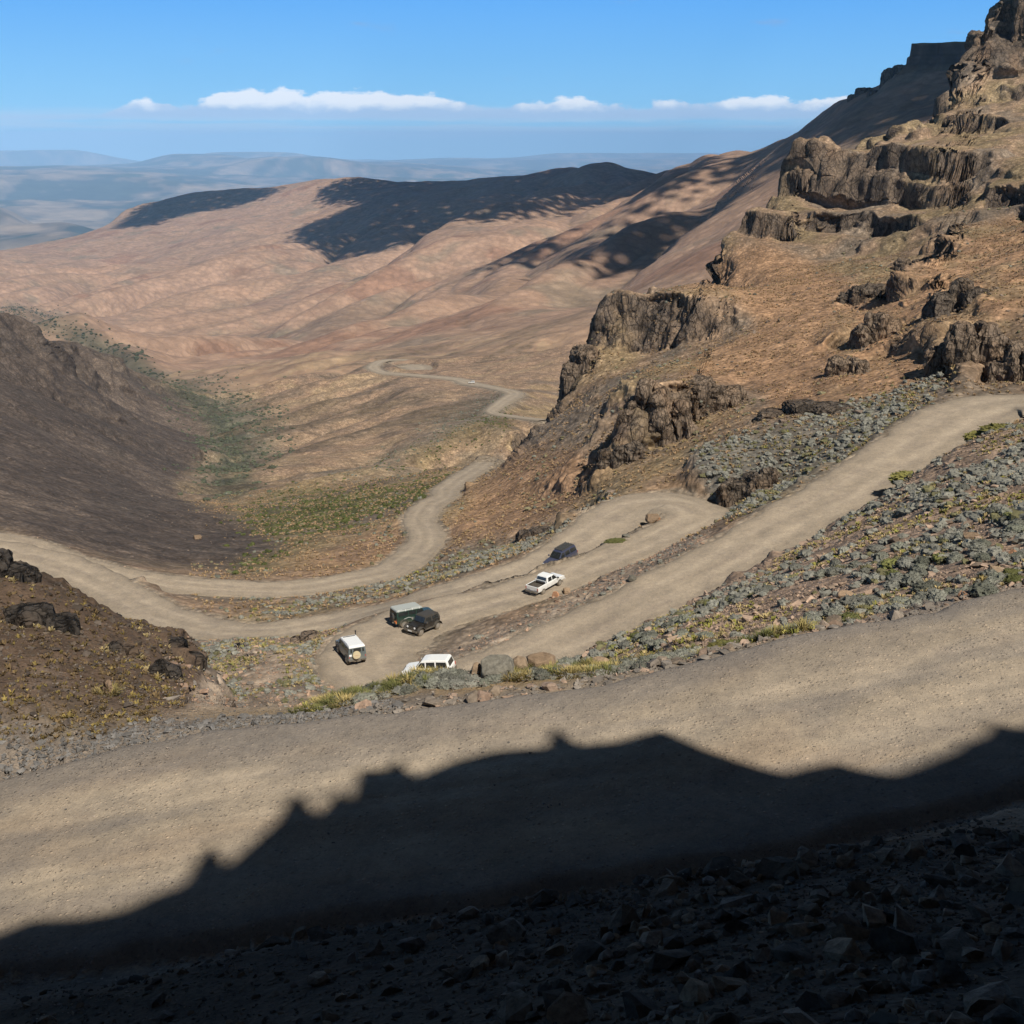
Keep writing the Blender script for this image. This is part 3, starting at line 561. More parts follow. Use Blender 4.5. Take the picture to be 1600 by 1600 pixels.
# ------------------------------------------------------------------ road sheets
def road_sheet(name, P, m, step, nx=22, tracks=True, near=False):
    L_ = np.concatenate([[0], np.cumsum(np.hypot(*np.diff(P[:, :2], axis=0).T))]); n = int(L_[-1] / step); s = np.linspace(0, L_[-1], n)
    q = np.stack([np.interp(s, L_, P[:, i]) for i in range(4)], 1)
    T = np.gradient(q[:, :2], axis=0); T /= np.linalg.norm(T, axis=1)[:, None]; Nn = np.stack([T[:, 1], -T[:, 0]], 1)
    t = np.linspace(-1.16, 1.16, nx); tt, ss = np.meshgrid(t, s); w = q[:, 3:4]
    ed = 1 + ((.09 if near else .17) * pn2(ss / 5., np.sign(tt) * 5, 111) + (.03 if near else .07) * pn2(ss / 1.6, np.sign(tt) * 5, 112)) * sst(np.abs(tt), .3, .9)
    x = q[:, 0:1] + Nn[:, 0:1] * tt * w * ed; y = q[:, 1:2] + Nn[:, 1:2] * tt * w * ed
    z = q[:, 2:3] + 0 * tt - (.6 if near else .42) * sst(np.abs(tt), .94, 1.16) + .035 * pn2(x / 2.4, y / 2.4, 113) + .02 * pn2(x / .7, y / .7, 114)
    lane = np.exp(-((np.abs(tt + .12 * pn2(ss / 30, 0 * ss, 115)) - .36) / .16) ** 2); z = z - .03 * lane
    c = np.outer(np.ones(x.size), SOIL['road']); nz = pn2(ss / 9, tt * 2.2, 116) + .6 * pn2(ss / 2.5, tt * 6, 117) + .35 * pn2(x / .8, y / .8, 118)
    c = c * (1 + .13 * nz.ravel() + .16 * lane.ravel() * (1 if not near else .5))[:, None]; w = sst(pn2(ss / 6, tt * 4, 121) + .6 * pn2(x / .6, y / .6, 122), .1, .7).ravel()[:, None] * .45; c = c * (1 - w) + C(.235,.190,.150) * w
    if near:
        for tc_, wd in ((-.42, .035), (-.20, .035), (.10, .04), (.33, .035), (.02, .025)):
            g_ = np.exp(-((tt - tc_ - .05 * pn2(ss / 22, 0 * ss + tc_ * 9, 123)) / wd) ** 2) * sst(pn2(ss / 12, 0 * ss + tc_ * 5, 124), -.5, .2); z = z - .035 * g_; c = c * (1 + .11 * g_.ravel())[:, None]
        w = sst(pn2(ss / 17, tt * 1.6, 125) + .5 * pn2(ss / 5, tt * 3, 126), .05, .6).ravel()[:, None] * .55; c = c * (1 - w) + C(.30, .225, .155) * w; w = sst(pn2(ss / 13, tt * 2.2, 127) + .5 * pn2(ss / 3, tt * 5, 128), .15, .6).ravel()[:, None] * .5; c = c * (1 - w) + C(.20, .175, .15) * w
    e = sst(np.abs(tt) + .12 * nz, .62 if near else .72, 1.0).ravel()[:, None]; c = c * (1 - e) + (SOIL['gravel'] * 1.05 if near else SOIL['road'] * .80) * e
    if near:
        e = np.clip(sst(-tt + .25 * pn2(ss / 5, tt * 3, 119), .35, .75) * (1 - .6 * sst(x, -4, 6)) + sst(np.abs(pn2(ss / 25, tt * 3.5, 120)), .22, .5) * .5, 0, 1).ravel()[:, None] * .6; c = c * (1 - e) + C(.190,.165,.142) * e
    o = mesh_obj(name, np.stack([x, y, z], -1).reshape(-1, 3), grid_faces(*z.shape), m, c); o['kind'] = 'structure'
    return o
road_sheet('near_road', ROADS['near_road'], MT['road'], .25, 90, near=True)
road_sheet('hairpin_road', ROADS['hairpin_road'], MT['road'], .5, 30)
road_sheet('valley_road', ROADS['valley_road'], MT['road'], .6, 24)
road_sheet('far_road', ROADS['far_road'], MT['far_road'], 3, 10)
road_sheet('lay_by', ROADS['lay_by'], MT['far_road'], 3, 10)

# ------------------------------------------------------------------ the table mountain on the skyline
def butte():
    a0, r0, z0 = pt(1421, 108, 1985); top = pt(1421, 68, 1990)[2]
    plan = []                                     # outline in plan, from the left front corner round
    for px, r in ((1421, 1990), (1440, 1984), (1460, 1990), (1480, 1978), (1505, 1984), (1530, 1976), (1570, 1982), (1620, 1976), (1760, 1985), (1800, 2080), (1760, 2180), (1620, 2230), (1500, 2220), (1440, 2160), (1424, 2070)):
        a = math.atan2(px - 800., F * cP + 700 * sP); plan.append((r * math.sin(a), r * math.cos(a)))
    P = catmull(plan + [plan[0]], 26)[:-1]; n = len(P); c = P.mean(0)
    zs = np.concatenate([np.linspace(-60, top - z0, 46), [top - z0 + .3] * 6]); ins = [0] * 46 + [.03, .1, .3, .6, .85, .999]
    rows = []
    for k, (h, i_) in enumerate(zip(zs, ins)):
        q = P + (c - P) * i_; out = (P - c) / np.linalg.norm(P - c, axis=1)[:, None]
        hh = h / (top - z0)
        fl = 3.4 * pn3(P[:, 0] / 16, P[:, 1] / 16, np.full(n, h / 70.), 131) + 1.8 * pn3(P[:, 0] / 6, P[:, 1] / 6, np.full(n, h / 30.), 132)
        spread = max(0., .22 - hh) * 34 + (3.5 if hh < .48 else 0) * sst(np.array(.52 - hh), 0., .06)
        q = q + out * ((fl + spread) * (1 - i_))[:, None]
        rows.append(np.column_stack([q, np.full(n, z0 + h) + (.7 * pn2(q[:, 0] / 14, q[:, 1] / 14, 133) if k > 44 else 0)]))
    co = np.array(rows); f = grid_faces(len(rows), n + 1); i = np.arange(len(rows) * (n + 1)).reshape(len(rows), n + 1)
    co = np.concatenate([co, co[:, :1]], 1).reshape(-1, 3)
    s_ = pn3(co[:, 0] / 14, co[:, 1] / 14, co[:, 2] / 60, 134) + .6 * pn3(co[:, 0] / 60, co[:, 1] / 60, co[:, 2] / 3., 135)
    cc = np.outer(1 + .45 * s_, C(.085, .062, .048)); tp = sst(co[:, 2], top - 2.5, top - .5)[:, None]; cc = cc * (1 - tp) + C(.13, .11, .05) * tp
    lo = sst(co[:, 2], z0 + 9, z0 - 3)[:, None]; cc = cc * (1 - lo) + C(.16, .11, .07) * lo
    o = mesh_obj('mountain', co, f, MT['hills'], np.clip(cc, .01, 1)); o['kind'] = 'structure'
butte()

# ------------------------------------------------------------------ the crag behind the camera whose shadow lies on the near road
def crag():
    E = [(-700,1640),(-400,1560),(-150,1490),(0,1452),(50,1432),(130,1428),(190,1418),(240,1395),(285,1380),(305,1342),(330,1312),(350,1352),(395,1312),(430,1282),(455,1236),(475,1246),(491,1276),(515,1248),(526,1232),(546,1246),(560,1200),(600,1200),(618,1182),(644,1214),(700,1188),(770,1170),(850,1165),(864,1132),(884,1164),(920,1160),(960,1157),(1030,1138),(1060,1152),(1100,1170),(1155,1188),(1220,1207),(1262,1196),(1305,1189),(1340,1200),(1390,1208),(1430,1194),(1480,1174),(1500,1160),(1530,1150),(1545,1130),(1580,1138),(1620,1130),(1800,1080),(2100,1000),(2500,930)]
    cr = []
    for px, py in E:
        z = -19.
        for _ in range(5):
            a, r, zz = pt(px, py, z); x, y = r * math.sin(a), r * math.cos(a); z = float(seg_near(ROADS['near_road'], np.array([x]), np.array([y]))[1][0])
        Lh = 50. + 4 * math.sin(px * .004)
        cr.append((x + sd.x / math.cos(SUN_E) * Lh, y + sd.y / math.cos(SUN_E) * Lh, z + math.tan(SUN_E) * Lh))
    P = np.array(cr); L_ = np.concatenate([[0], np.cumsum(np.linalg.norm(np.diff(P, axis=0), axis=1))]); s_ = np.arange(0, L_[-1], .22); q = np.stack([np.interp(s_, L_, P[:, i]) for i in range(3)], 1)
    h = np.array([-sd.x, -sd.y]) / math.cos(SUN_E)
    prof = [(-90, -75), (-60, -52), (-30, -24), (-14, -10), (-6, -4), (-2.5, -1.4), (-1., -.5), (0, 0), (.35, -.9), (.8, -2.), (1.4, -4), (2., -7), (2.4, -10), (3.2, -15), (3.6, -20), (4.4, -27), (5., -35), (6, -44), (7.2, -54), (9, -64), (11, -78)]
    pr = np.array(prof, float); k = np.linspace(0, len(pr) - 1, 70); pr = np.stack([np.interp(k, range(len(pr)), pr[:, i]) for i in (0, 1)], 1)
    x = q[:, 0][None] + pr[:, 0:1] * h[0]; y = q[:, 1][None] + pr[:, 0:1] * h[1]; z = q[:, 2][None] + pr[:, 1:2]
    far = sst(np.abs(pr[:, 0:1]), .3, 3.) * np.ones_like(x)
    d = far * (1.1 * pn3(x / 5, y / 5, z / 9, 141) + .5 * pn3(x / 1.7, y / 1.7, z / 3, 142)); x = x + sd.x * d * .8 * np.where(pr[:, 0:1] > 0, 1, 0); y = y + sd.y * d * .8 * np.where(pr[:, 0:1] > 0, 1, 0); z = z - np.abs(d) * .5
    cc = np.outer(1 + .3 * pn3(x.ravel() / 3, y.ravel() / 3, z.ravel() / 1.2, 143), C(.10, .08, .06))
    o = mesh_obj('mountain', np.stack([x, y, z], -1).reshape(-1, 3), grid_faces(*x.shape), MT['hillside'], cc); o['kind'] = 'structure'
    gx, gy = np.meshgrid(np.linspace(-110, 150, 230), np.linspace(-130, 80, 190)); rr = np.hypot(gx, gy); az_ = np.arctan2(gx, gy); pl = -1.75 - .70 * np.maximum(gy + .5, 0) ** 1.05
    side = surf(np.clip(az_, R(-36.3), R(36.3)), np.maximum(rr, 6.3)); k_ = sst(gy, -2., 5.) * sst(rr, 5., 8.); gzz = pl * (1 - k_) + side * k_ + .12 * pn2(gx / 2, gy / 2, 144) - 4. * (np.abs(az_) < R(36)) * sst(rr, 6., 9.) - .25 * (rr < 9) * (gy > 0)
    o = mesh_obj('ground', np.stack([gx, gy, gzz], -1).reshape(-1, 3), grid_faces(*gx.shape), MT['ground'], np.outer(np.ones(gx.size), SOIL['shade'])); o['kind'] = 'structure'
crag()

# ------------------------------------------------------------------ haze
def haze():
    X, z0, z1 = 92000., -2300., 330.
    co = [(x, y, z) for z in (z0, z1) for x, y in ((-X, -400), (X, -400), (X, X), (-X, X))]
    f = [(0,3,2,1),(4,5,6,7),(0,1,5,4),(1,2,6,5),(2,3,7,6),(3,0,4,7)]
    m = bpy.data.materials.new('air_haze'); m.use_nodes = True; nt = m.node_tree; nt.nodes.clear()
    v = N(nt, 'ShaderNodeVolumePrincipled', {'Color': (.40, .66, .99, 1), 'Density': 2.5e-5, 'Anisotropy': -.5}); o_ = nt.nodes.new('ShaderNodeOutputMaterial'); nt.links.new(v.outputs[0], o_.inputs['Volume'])
    o = mesh_obj('haze', co, f, m, smooth=False); o['kind'] = 'stuff'; o['label'] = 'thin blue haze lying over the valley and distant hills'; o['category'] = 'haze'
haze()

# ------------------------------------------------------------------ clouds overhead, out of the picture, that shade parts of the hills
def clouds():
    m, nt, b = mat('cloud_white'); b.inputs['Base Color'].default_value = (.8, .8, .8, 1); b.inputs['Roughness'].default_value = 1
    iv = np.array([(1,0,0),(-1,0,0),(0,1,0),(0,-1,0),(0,0,1),(0,0,-1)], float); fv = np.array([(0,2,4),(2,1,4),(1,3,4),(3,0,4),(2,0,5),(1,2,5),(3,1,5),(0,3,5)])
    # shaded patches: picture outline, distance at the middle
    PT = [([(488,384),(505,348),(600,312),(740,300),(900,280),(1000,262),(1090,272),(1060,300),(900,310),(800,320),(700,345),(620,385)], 4600),
          ([(520,300),(580,277),(700,280),(860,272),(955,254),(1100,278),(980,295),(850,300),(700,300),(600,310)], 5500),
          ([(230,325),(300,300),(420,300),(300,330)], 6300),
          ([(200,352),(240,325),(275,325),(240,350)], 5800),
([(905,392),(960,348),(1040,328),(1090,345),(1020,385),(935,420)], 2500), ([(780,404),(830,378),(860,385),(830,410)], 2450),
          ([(1130,275),(1260,198),(1350,130),(1440,60),(1530,60),(1500,165),(1330,185),(1210,225)], 2050)]
    vs, fs, nb = [], [], 0
    for poly, r0 in PT:
        acc = []
        P = np.array(poly, float); x0, y0 = P.min(0); x1, y1 = P.max(0); n = int((x1 - x0) * (y1 - y0) / 2.2)
        for _ in range(n):
            px, py = random.uniform(x0 - 26, x1 + 26), random.uniform(y0 - 16, y1 + 16)
            ins = False; dmin = 1e9
            for (ax, ay), (bx, by) in zip(P, np.roll(P, -1, 0)):
                if (ay > py) != (by > py) and px < (bx - ax) * (py - ay) / (by - ay) + ax: ins = not ins
                t = max(0, min(1, ((px - ax) * (bx - ax) + (py - ay) * (by - ay)) / ((bx - ax) ** 2 + (by - ay) ** 2))); dmin = min(dmin, math.hypot(px - ax - t * (bx - ax), (py - ay - t * (by - ay)) * 1.6))
            sg = dmin if ins else -dmin
            if random.random() > float(sst(sg, -6, 4)): continue
            # where the sight line meets the land near r0
            acc.append((px, py))
        acc = np.array(acc); n = len(acc); aa, tt = np.array([ray(*q) for q in acc]).T; rs = np.linspace(r0 * .5, min(r0 * 1.8, 9900.), 200)
        # where each sight line meets the land
        zz = surf(np.broadcast_to(aa[:, None], (n, 200)).copy(), np.broadcast_to(rs, (n, 200)).copy(), roads=False); up = zz >= rs * tt[:, None]; ok = up.any(1); r = (rs[up.argmax(1)] + rng.uniform(-1.2, .4, n) * (rs[1] - rs[0]))[ok]; aa = aa[ok]
        # gather the struck land on a plan grid, close the gaps, then hang the cloud above it along the sun's direction
        X, Y = r * np.sin(aa), r * np.cos(aa); cs = 38.; x_0, y_0 = X.min() - 400, Y.min() - 400; nx_, ny_ = int((X.max() + 400 - x_0) / cs), int((Y.max() + 400 - y_0) / cs)
        Gd = np.zeros((ny_, nx_)); np.add.at(Gd, (((Y - y_0) / cs).astype(int).clip(0, ny_ - 1), ((X - x_0) / cs).astype(int).clip(0, nx_ - 1)), 1); Gd = blur((Gd > 0).astype(float), 2.4); Gd = sst(Gd, .16, .42); Gd = blur(Gd, .9)
        cy_, cx_ = np.nonzero(Gd > .02); cov = Gd[cy_, cx_] * 13.; k_ = np.floor(cov + rng.random(len(cov))).astype(int); cx_ = np.repeat(cx_, k_); cy_ = np.repeat(cy_, k_); n = len(cx_)
        X = x_0 + (cx_ + rng.random(n)) * cs; Y = y_0 + (cy_ + rng.random(n)) * cs; aa = np.arctan2(X, Y); r = np.hypot(X, Y); Zg = surf(aa, np.minimum(r, 9900.), roads=False)
        G = np.stack([X, Y, Zg], 1); top = 1500 + rng.uniform(-60, 60, n); c = G + np.array(sd) * ((top - Zg) / sd.z)[:, None]; rad = rng.uniform(10, 18, n)
        vs.append((iv[None] * rad[:, None, None] * rng.uniform(.7, 1.3, (n, 1, 3)) + c[:, None]).reshape(-1, 3)); fs.append((fv[None] + np.arange(n)[:, None, None] * 6 + nb).reshape(-1, 3)); nb += 6 * n
    o = mesh_obj('cloud', np.vstack(vs), np.vstack(fs), m); tag(o, 'broken white cloud drifting high above the hills', 'cloud', kind='stuff')
clouds()

# ------------------------------------------------------------------ loose rocks, shrubs, grass
def ico(sub):
    b = bmesh.new(); bmesh.ops.create_icosphere(b, subdivisions=sub, radius=1); v = np.array([q.co for q in b.verts]); f = np.array([[q.index for q in g.verts] for g in b.faces]); b.free(); return v, f
def rock_base(seed, n=15):
    g = np.random.default_rng(seed); P = g.normal(size=(n, 3)); P /= np.linalg.norm(P, axis=1)[:, None]; P *= g.uniform(.8, 1.05, (n, 1)) * np.array([1, g.uniform(.6, .95), g.uniform(.5, .8)])
    b = bmesh.new(); [b.verts.new(p) for p in P]; bmesh.ops.convex_hull(b, input=b.verts); bmesh.ops.delete(b, geom=[v for v in b.verts if not v.link_faces], context='VERTS')
    bmesh.ops.triangulate(b, faces=b.faces); b.verts.index_update(); v = np.array([q.co for q in b.verts]); f = np.array([[q.index for q in h.verts] for h in b.faces]); b.free(); return v, f
def cushion(seed, sub, rough):
    v, f = ico(sub); g = np.random.default_rng(seed); o = seed * 7.3
    c = 1 + .34 * np.abs(pn3(v[:, 0] * 2.2 + o, v[:, 1] * 2.2, v[:, 2] * 2.2, 151)) + .20 * pn3(v[:, 0] * 4.5 + o, v[:, 1] * 4.5, v[:, 2] * 4.5, 152) + rough * g.normal(size=len(v)); v = v * c[:, None] * np.array([1, g.uniform(.75, 1), .62]) * .82
    nl = 900 if sub > 2 else 44; k = g.integers(len(v), size=nl); P = v[k]; nrm = P / np.linalg.norm(P, axis=1)[:, None]; ls = (.10 if sub > 2 else .24)
    d1 = g.normal(size=(nl, 3)); d1 -= (d1 * nrm).sum(1)[:, None] * nrm * .6; d1 /= np.linalg.norm(d1, axis=1)[:, None]; tip = P + nrm * ls * g.uniform(.5, 1.3, (nl, 1)) + d1 * ls * .6
    LV = np.stack([P - d1 * ls * .5, P + np.cross(nrm, d1) * ls * .5, tip], 1).reshape(-1, 3); LF = np.arange(nl * 3).reshape(-1, 3) + len(v); v = np.vstack([v, LV]); f = np.vstack([f, LF])
    v[:, 2] += .12; return v, f
def tussock(seed, nb, wd, hgt=1.):
    g = np.random.default_rng(seed); V, Fc = [], []
    for i in range(nb):
        a = g.uniform(0, 6.283); lean = g.uniform(.1, 1.1); l = g.uniform(.6, 1.) * hgt; b0 = np.array([math.cos(a), math.sin(a), 0]) * g.uniform(0, .3); d = np.array([math.cos(a) * math.sin(lean), math.sin(a) * math.sin(lean), math.cos(lean)]); sd_ = np.array([-math.sin(a), math.cos(a), 0]) * wd
        m = b0 + d * l * .6; tp = m + (d * np.array([1.3, 1.3, .45])) * l * .4; k = len(V); V += [b0 - sd_, b0 + sd_, m + sd_ * .8, m - sd_ * .8, tp]; Fc += [[k, k+1, k+2], [k, k+2, k+3], [k+3, k+2, k+4]]
    return np.array(V), np.array(Fc)
def simple_mat(name, c, var=.25, scale=6., bump=.04, rough=.95, hue=None):
    m, nt, b = mat(name); p = N(nt, 'ShaderNodeNewGeometry').outputs['Position']; oi = N(nt, 'ShaderNodeObjectInfo').outputs['Random']
    n = N(nt, 'ShaderNodeTexNoise', {'Vector': p, 'Scale': scale, 'Detail': 5., 'Roughness': .7}).outputs[0]
    col = MIX(nt, oi, c, hue or c); f = M(nt, 'MULTIPLY', MR(nt, n, .25, .75, 1 - var, 1 + var), MR(nt, M(nt, 'FRACT', M(nt, 'MULTIPLY', oi, 7.13)), 0, 1, 1 - var, 1 + var))
    col = MIX(nt, 1., col, N(nt, 'ShaderNodeCombineColor', {0: f, 1: f, 2: f}).outputs[0], 'MULTIPLY')
    if bump: nt.links.new(N(nt, 'ShaderNodeBump', {'Height': n, 'Strength': .9, 'Distance': bump}).outputs[0], b.inputs['Normal'])
    nt.links.new(col, b.inputs['Base Color']); b.inputs['Roughness'].default_value = rough; return m
MT['bulk'] = land_mat('mixed_cover', (3.,), (.03,), .25)
MT['rock_dark'] = simple_mat('dark_basalt', (.085, .075, .066), .5, 5, .06, hue=(.14, .10, .065))
MT['rock_tan'] = simple_mat('pinkish_stone', (.31, .205, .145), .35, 5, .06, hue=(.22, .18, .145))
MT['rock_grey'] = simple_mat('grey_stone', (.17, .15, .13), .3, 5, .06, hue=(.24, .17, .11))
MT['rock_brown'] = simple_mat('burnt_stone', (.095, .075, .06), .3, 5, .06, hue=(.15, .115, .09))
MT['leaf_grey'] = simple_mat('silver_leaf', (.200, .194, .164), .35, 22, .05, hue=(.135, .138, .105))
MT['leaf_green'] = simple_mat('green_leaf', (.115, .120, .040), .3, 22, .05, hue=(.15, .15, .05))
MT['grass_gold'] = simple_mat('dry_grass', (.33, .25, .105), .3, 6, 0, hue=(.22, .19, .065))
MT['leaf_moss'] = simple_mat('moss_green_leaf', (.165, .150, .045), .35, 18, .05, hue=(.14, .130, .04))
MT['grass_brown'] = simple_mat('scorched_grass', (.11, .075, .045), .35, 6, 0, hue=(.19, .14, .065))
KINDS_ = dict(
    rock=([rock_base(i, 13 + i % 5) for i in range(12)], [rock_base(40 + i, 9) for i in range(8)]),
    shrub=([cushion(i, 3, .085) for i in range(7)], [cushion(20 + i, 2, .16) for i in range(8)]),
    grass=([tussock(i, 110, .022) for i in range(6)], [tussock(20 + i, 8, .13, .8) for i in range(6)]))
ITEMS = {'rock': [], 'shrub': [], 'grass': []}       # (x, y, z, size, material key, colour, zone)
def visible(x, y, z, h):
    a = np.arctan2(x, y); r = np.hypot(x, y); t = np.linspace(.12, .985, 70)[None]; rs = np.maximum(r[:, None] * t, 6.2)
    zz = surf(np.broadcast_to(a[:, None], rs.shape).copy(), rs); return (zz / rs).max(1) < (z + h) / r
def scatter(kind, n, r0, r1, px0, px1, wfn, size, matk, col, zone, var=.25, road_gap=.4, alt=None, dz=0.):
    """n tries, evenly over the land between the distances r0 and r1 and the bearings of px0 and px1"""
    a0 = math.atan2(px0 - 800., F * cP + 150 * sP * -1); a1 = math.atan2(px1 - 800., F * cP - 150 * sP)
    a = rng.uniform(a0, a1, n); r = np.sqrt(rng.uniform(r0 ** 2, r1 ** 2, n)); x, y = r * np.sin(a), r * np.cos(a); z = surf(a, r)
    px, py = project(x, y, z); k = rng.random(n) < np.clip(wfn(px, py, r, x, y), 0, 1); k &= (px > -60) & (px < 1660)
    x, y, z, r = x[k], y[k], z[k], r[k]
    for nm, P in ROADS.items():
        if not len(x): return
        d, _ = seg_near(P, x, y); k = d > road_gap; x, y, z, r = x[k], y[k], z[k], r[k]
    sz = size[0] * (1 - rng.random(len(x)) * (1 - (size[0] / size[1]) ** size[2])) ** (-1 / size[2])
    for i in range(len(x)):
        m_, c_ = (matk, col) if not alt or rng.random() > alt[0] else (alt[1], alt[2])
        ITEMS[kind].append((x[i], y[i], z[i] + dz, sz[i], m_, np.array(c_) * (1 + var * rng.uniform(-1, 1)), zone))
nf = lambda x, y, l, s_: pn2(x / l, y / l, s_)
one = lambda px, py, r, x, y: np.ones_like(px)
DK, TN, GY, BR = (.085, .075, .065), (.30, .215, .158), (.18, .155, .13), (.095, .075, .06)
SG, SO, GG, GO = (.190, .184, .154), (.135, .125, .065), (.31, .24, .115), (.21, .185, .065)
# shaded rubble under the camera, dark basalt whose low colour adds to the shade
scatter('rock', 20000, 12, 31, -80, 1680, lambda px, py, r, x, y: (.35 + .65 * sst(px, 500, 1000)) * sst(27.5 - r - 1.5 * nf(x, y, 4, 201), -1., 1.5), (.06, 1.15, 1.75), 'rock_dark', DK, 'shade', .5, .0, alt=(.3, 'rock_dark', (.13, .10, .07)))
scatter('rock', 2600, 26, 36, -80, 1680, lambda px, py, r, x, y: .5 * sst(px, 700, 1300) + .15, (.06, .35, 2.2), 'rock_dark', DK, 'shade', .4, -1.5)
GRAVEL = lambda px, py, r, x, y: .14 + .5 * sst(nf(x, y, 3.5, 221) + .5 * nf(x, y, 1.1, 222), .1, .6) + .5 * sst(seg_near(ROADS['near_road'], x, y)[0], -3.2, -.6) * (y > 37)
scatter('rock', 26000, 24, 52, -80, 1680, GRAVEL, (.035, .16, 2.6), 'rock_grey', (.20, .165, .135), 'road', .4, -30, alt=(.3, 'rock_grey', (.12, .11, .10)), dz=.22)
# outer edge of the near road
scatter('rock', 5000, 38, 50, 560, 1680, lambda px, py, r, x, y: np.exp(-((seg_near(ROADS['near_road'], x, y)[0] - .7) / .8) ** 2), (.14, 1.0, 1.5), 'rock_grey', GY, 'edge', .3, .0, alt=(.25, 'rock_tan', TN))
scatter('rock', 16000, 38, 50, -80, 620, lambda px, py, r, x, y: np.exp(-((seg_near(ROADS['near_road'], x, y)[0] - .8) / 1.3) ** 2), (.08, .5, 1.9), 'rock_grey', (.15, .14, .13), 'edge', .3, -.4)
# right hand rubble slope
zr = lambda px, py, r: Z_['rubble'](px, py, r)
scatter('rock', 70000, 46, 140, 880, 1680, lambda px, py, r, x, y: zr(px, py, r) * (.3 + .7 * sst(nf(x, y, 9, 202), -.3, .3)), (.11, 1.4, 2.5), 'rock_tan', TN, 'slope', .35, alt=(.3, 'rock_grey', (.16, .12, .09)))
scatter('shrub', 7000, 46, 150, 880, 1680, lambda px, py, r, x, y: zr(px, py, r) * (.08 + .92 * sst(nf(x, y, 11, 203) + .4 * nf(x, y, 4, 204) + .2 * sst(px, 1200, 1600), -.15, .25)), (.4, 1.35, 1.3), 'leaf_grey', SG, 'slope', .2, .2, alt=(.12, 'leaf_green', SO))
scatter('grass', 14000, 46, 140, 880, 1680, lambda px, py, r, x, y: zr(px, py, r) * sst(nf(x, y, 8, 205) + .35 * sst(-px, -1250, -950), -.05, .35), (.3, .75, 1.5), 'grass_gold', GG, 'slope', .3, alt=(.35, 'leaf_green', (.21, .20, .05)))
# bank below the near road, middle and left
scatter('shrub', 3500, 42.5, 50, 480, 1120, lambda px, py, r, x, y: sst(seg_near(ROADS['near_road'], x, y)[0], .6, 1.2) * (.25 + .75 * sst(nf(x, y, 3, 206), -.2, .3)), (.3, 1.0, 1.4), 'leaf_grey', SG, 'bank', .2, .7)
scatter('grass', 3000, 42.5, 50, 440, 1300, lambda px, py, r, x, y: sst(seg_near(ROADS['near_road'], x, y)[0], .5, 1.) * sst(nf(x, y, 3, 207), -.2, .3), (.4, 1.0, 1.5), 'grass_gold', (.26, .23, .07), 'bank', .3, .5, alt=(.4, 'leaf_green', (.19, .19, .045)))
# spur on the left
zs_ = lambda px, py, r: Z_['spur'](px, py, r)
scatter('rock', 2600, 42, 68, -80, 320, lambda px, py, r, x, y: zs_(px, py, r) * .8, (.1, .7, 1.7), 'rock_brown', BR, 'spur', .4)
scatter('grass', 4200, 42, 68, -80, 320, lambda px, py, r, x, y: zs_(px, py, r) * (.35 + .65 * sst(py, 1010, 1110)), (.2, .5, 1.5), 'grass_brown', (.13, .09, .045), 'spur', .4, alt=(.3, 'grass_brown', (.2, .15, .05)))
# scree and berms
zc_ = lambda px, py, r: Z_['scree'](px, py, r)
scatter('rock', 40000, 45, 150, 240, 1140, lambda px, py, r, x, y: zc_(px, py, r) * .9, (.12, .9, 2.2), 'rock_tan', (.30, .20, .14), 'scree', .3, .1, alt=(.25, 'rock_grey', GY))
scatter('shrub', 5000, 70, 150, 300, 1140, lambda px, py, r, x, y: zc_(px, py, r) * (.12 + .8 * np.exp(-((seg_near(ROADS['hairpin_road'], x, y)[0] - .9) / .6) ** 2) * sst(nf(x, y, 6, 208), -.1, .2)), (.3, .8, 1.6), 'leaf_grey', SG, 'scree', .2, .4)
scatter('shrub', 5000, 58, 125, 270, 620, lambda px, py, r, x, y: zc_(px, py, r) * sst(nf(x, y, 7, 231) + .5 * nf(x, y, 2.5, 232), -.1, .3) * .8, (.3, .9, 1.6), 'leaf_grey', SG, 'scree', .25, .5, alt=(.25, 'leaf_green', SO))
scatter('grass', 6000, 58, 125, 270, 620, lambda px, py, r, x, y: zc_(px, py, r) * sst(nf(x, y, 6, 233), -.2, .3), (.3, .75, 1.6), 'grass_gold', GG, 'scree', .3, .5, alt=(.3, 'leaf_green', (.20, .19, .06)))
for key, n, r0, r1, a_, b_, sz, mk, cc, gap in (('shrubs', 5600, 130, 195, 1070, 1500, (.45, 1.3, 1.5), 'leaf_grey', SG, .9), ('shrubs2', 7500, 140, 200, 340, 980, (.4, 1.1, 1.6), 'leaf_grey', SG, .5)):
    zz = Z_[key]; scatter('shrub', n, r0, r1, a_, b_, lambda px, py, r, x, y: zz(px, py, r) * (.15 + .85 * sst(nf(x, y, 6, 209) + .5 * nf(x, y, 2.2, 219), -.25, .2)), sz, mk, cc, key, .2, gap, alt=(.18, 'leaf_green', SO))
    scatter('grass', int(n * .7), r0, r1, a_, b_, lambda px, py, r, x, y: zz(px, py, r) * sst(nf(x, y, 6, 209), .1, -.3), (.4, .9, 1.6), 'grass_gold', GG, key, .3, gap, alt=(.3, 'leaf_green', (.20, .19, .05)))
# stones along the road edges
for nm, n, r0, r1 in (('hairpin_road', 22000, 90, 190), ('valley_road', 14000, 120, 290)):
    scatter('rock', n, r0, r1, -60, 1660, lambda px, py, r, x, y: np.exp(-((seg_near(ROADS[nm], x, y)[0] - .2) / .8) ** 2) * (.35 + .5 * sst(nf(x, y, 9, 210), -.2, .3)), (.14, .6, 2.4), 'rock_tan', (.31, .22, .155), 'roadside', .25, -.9)
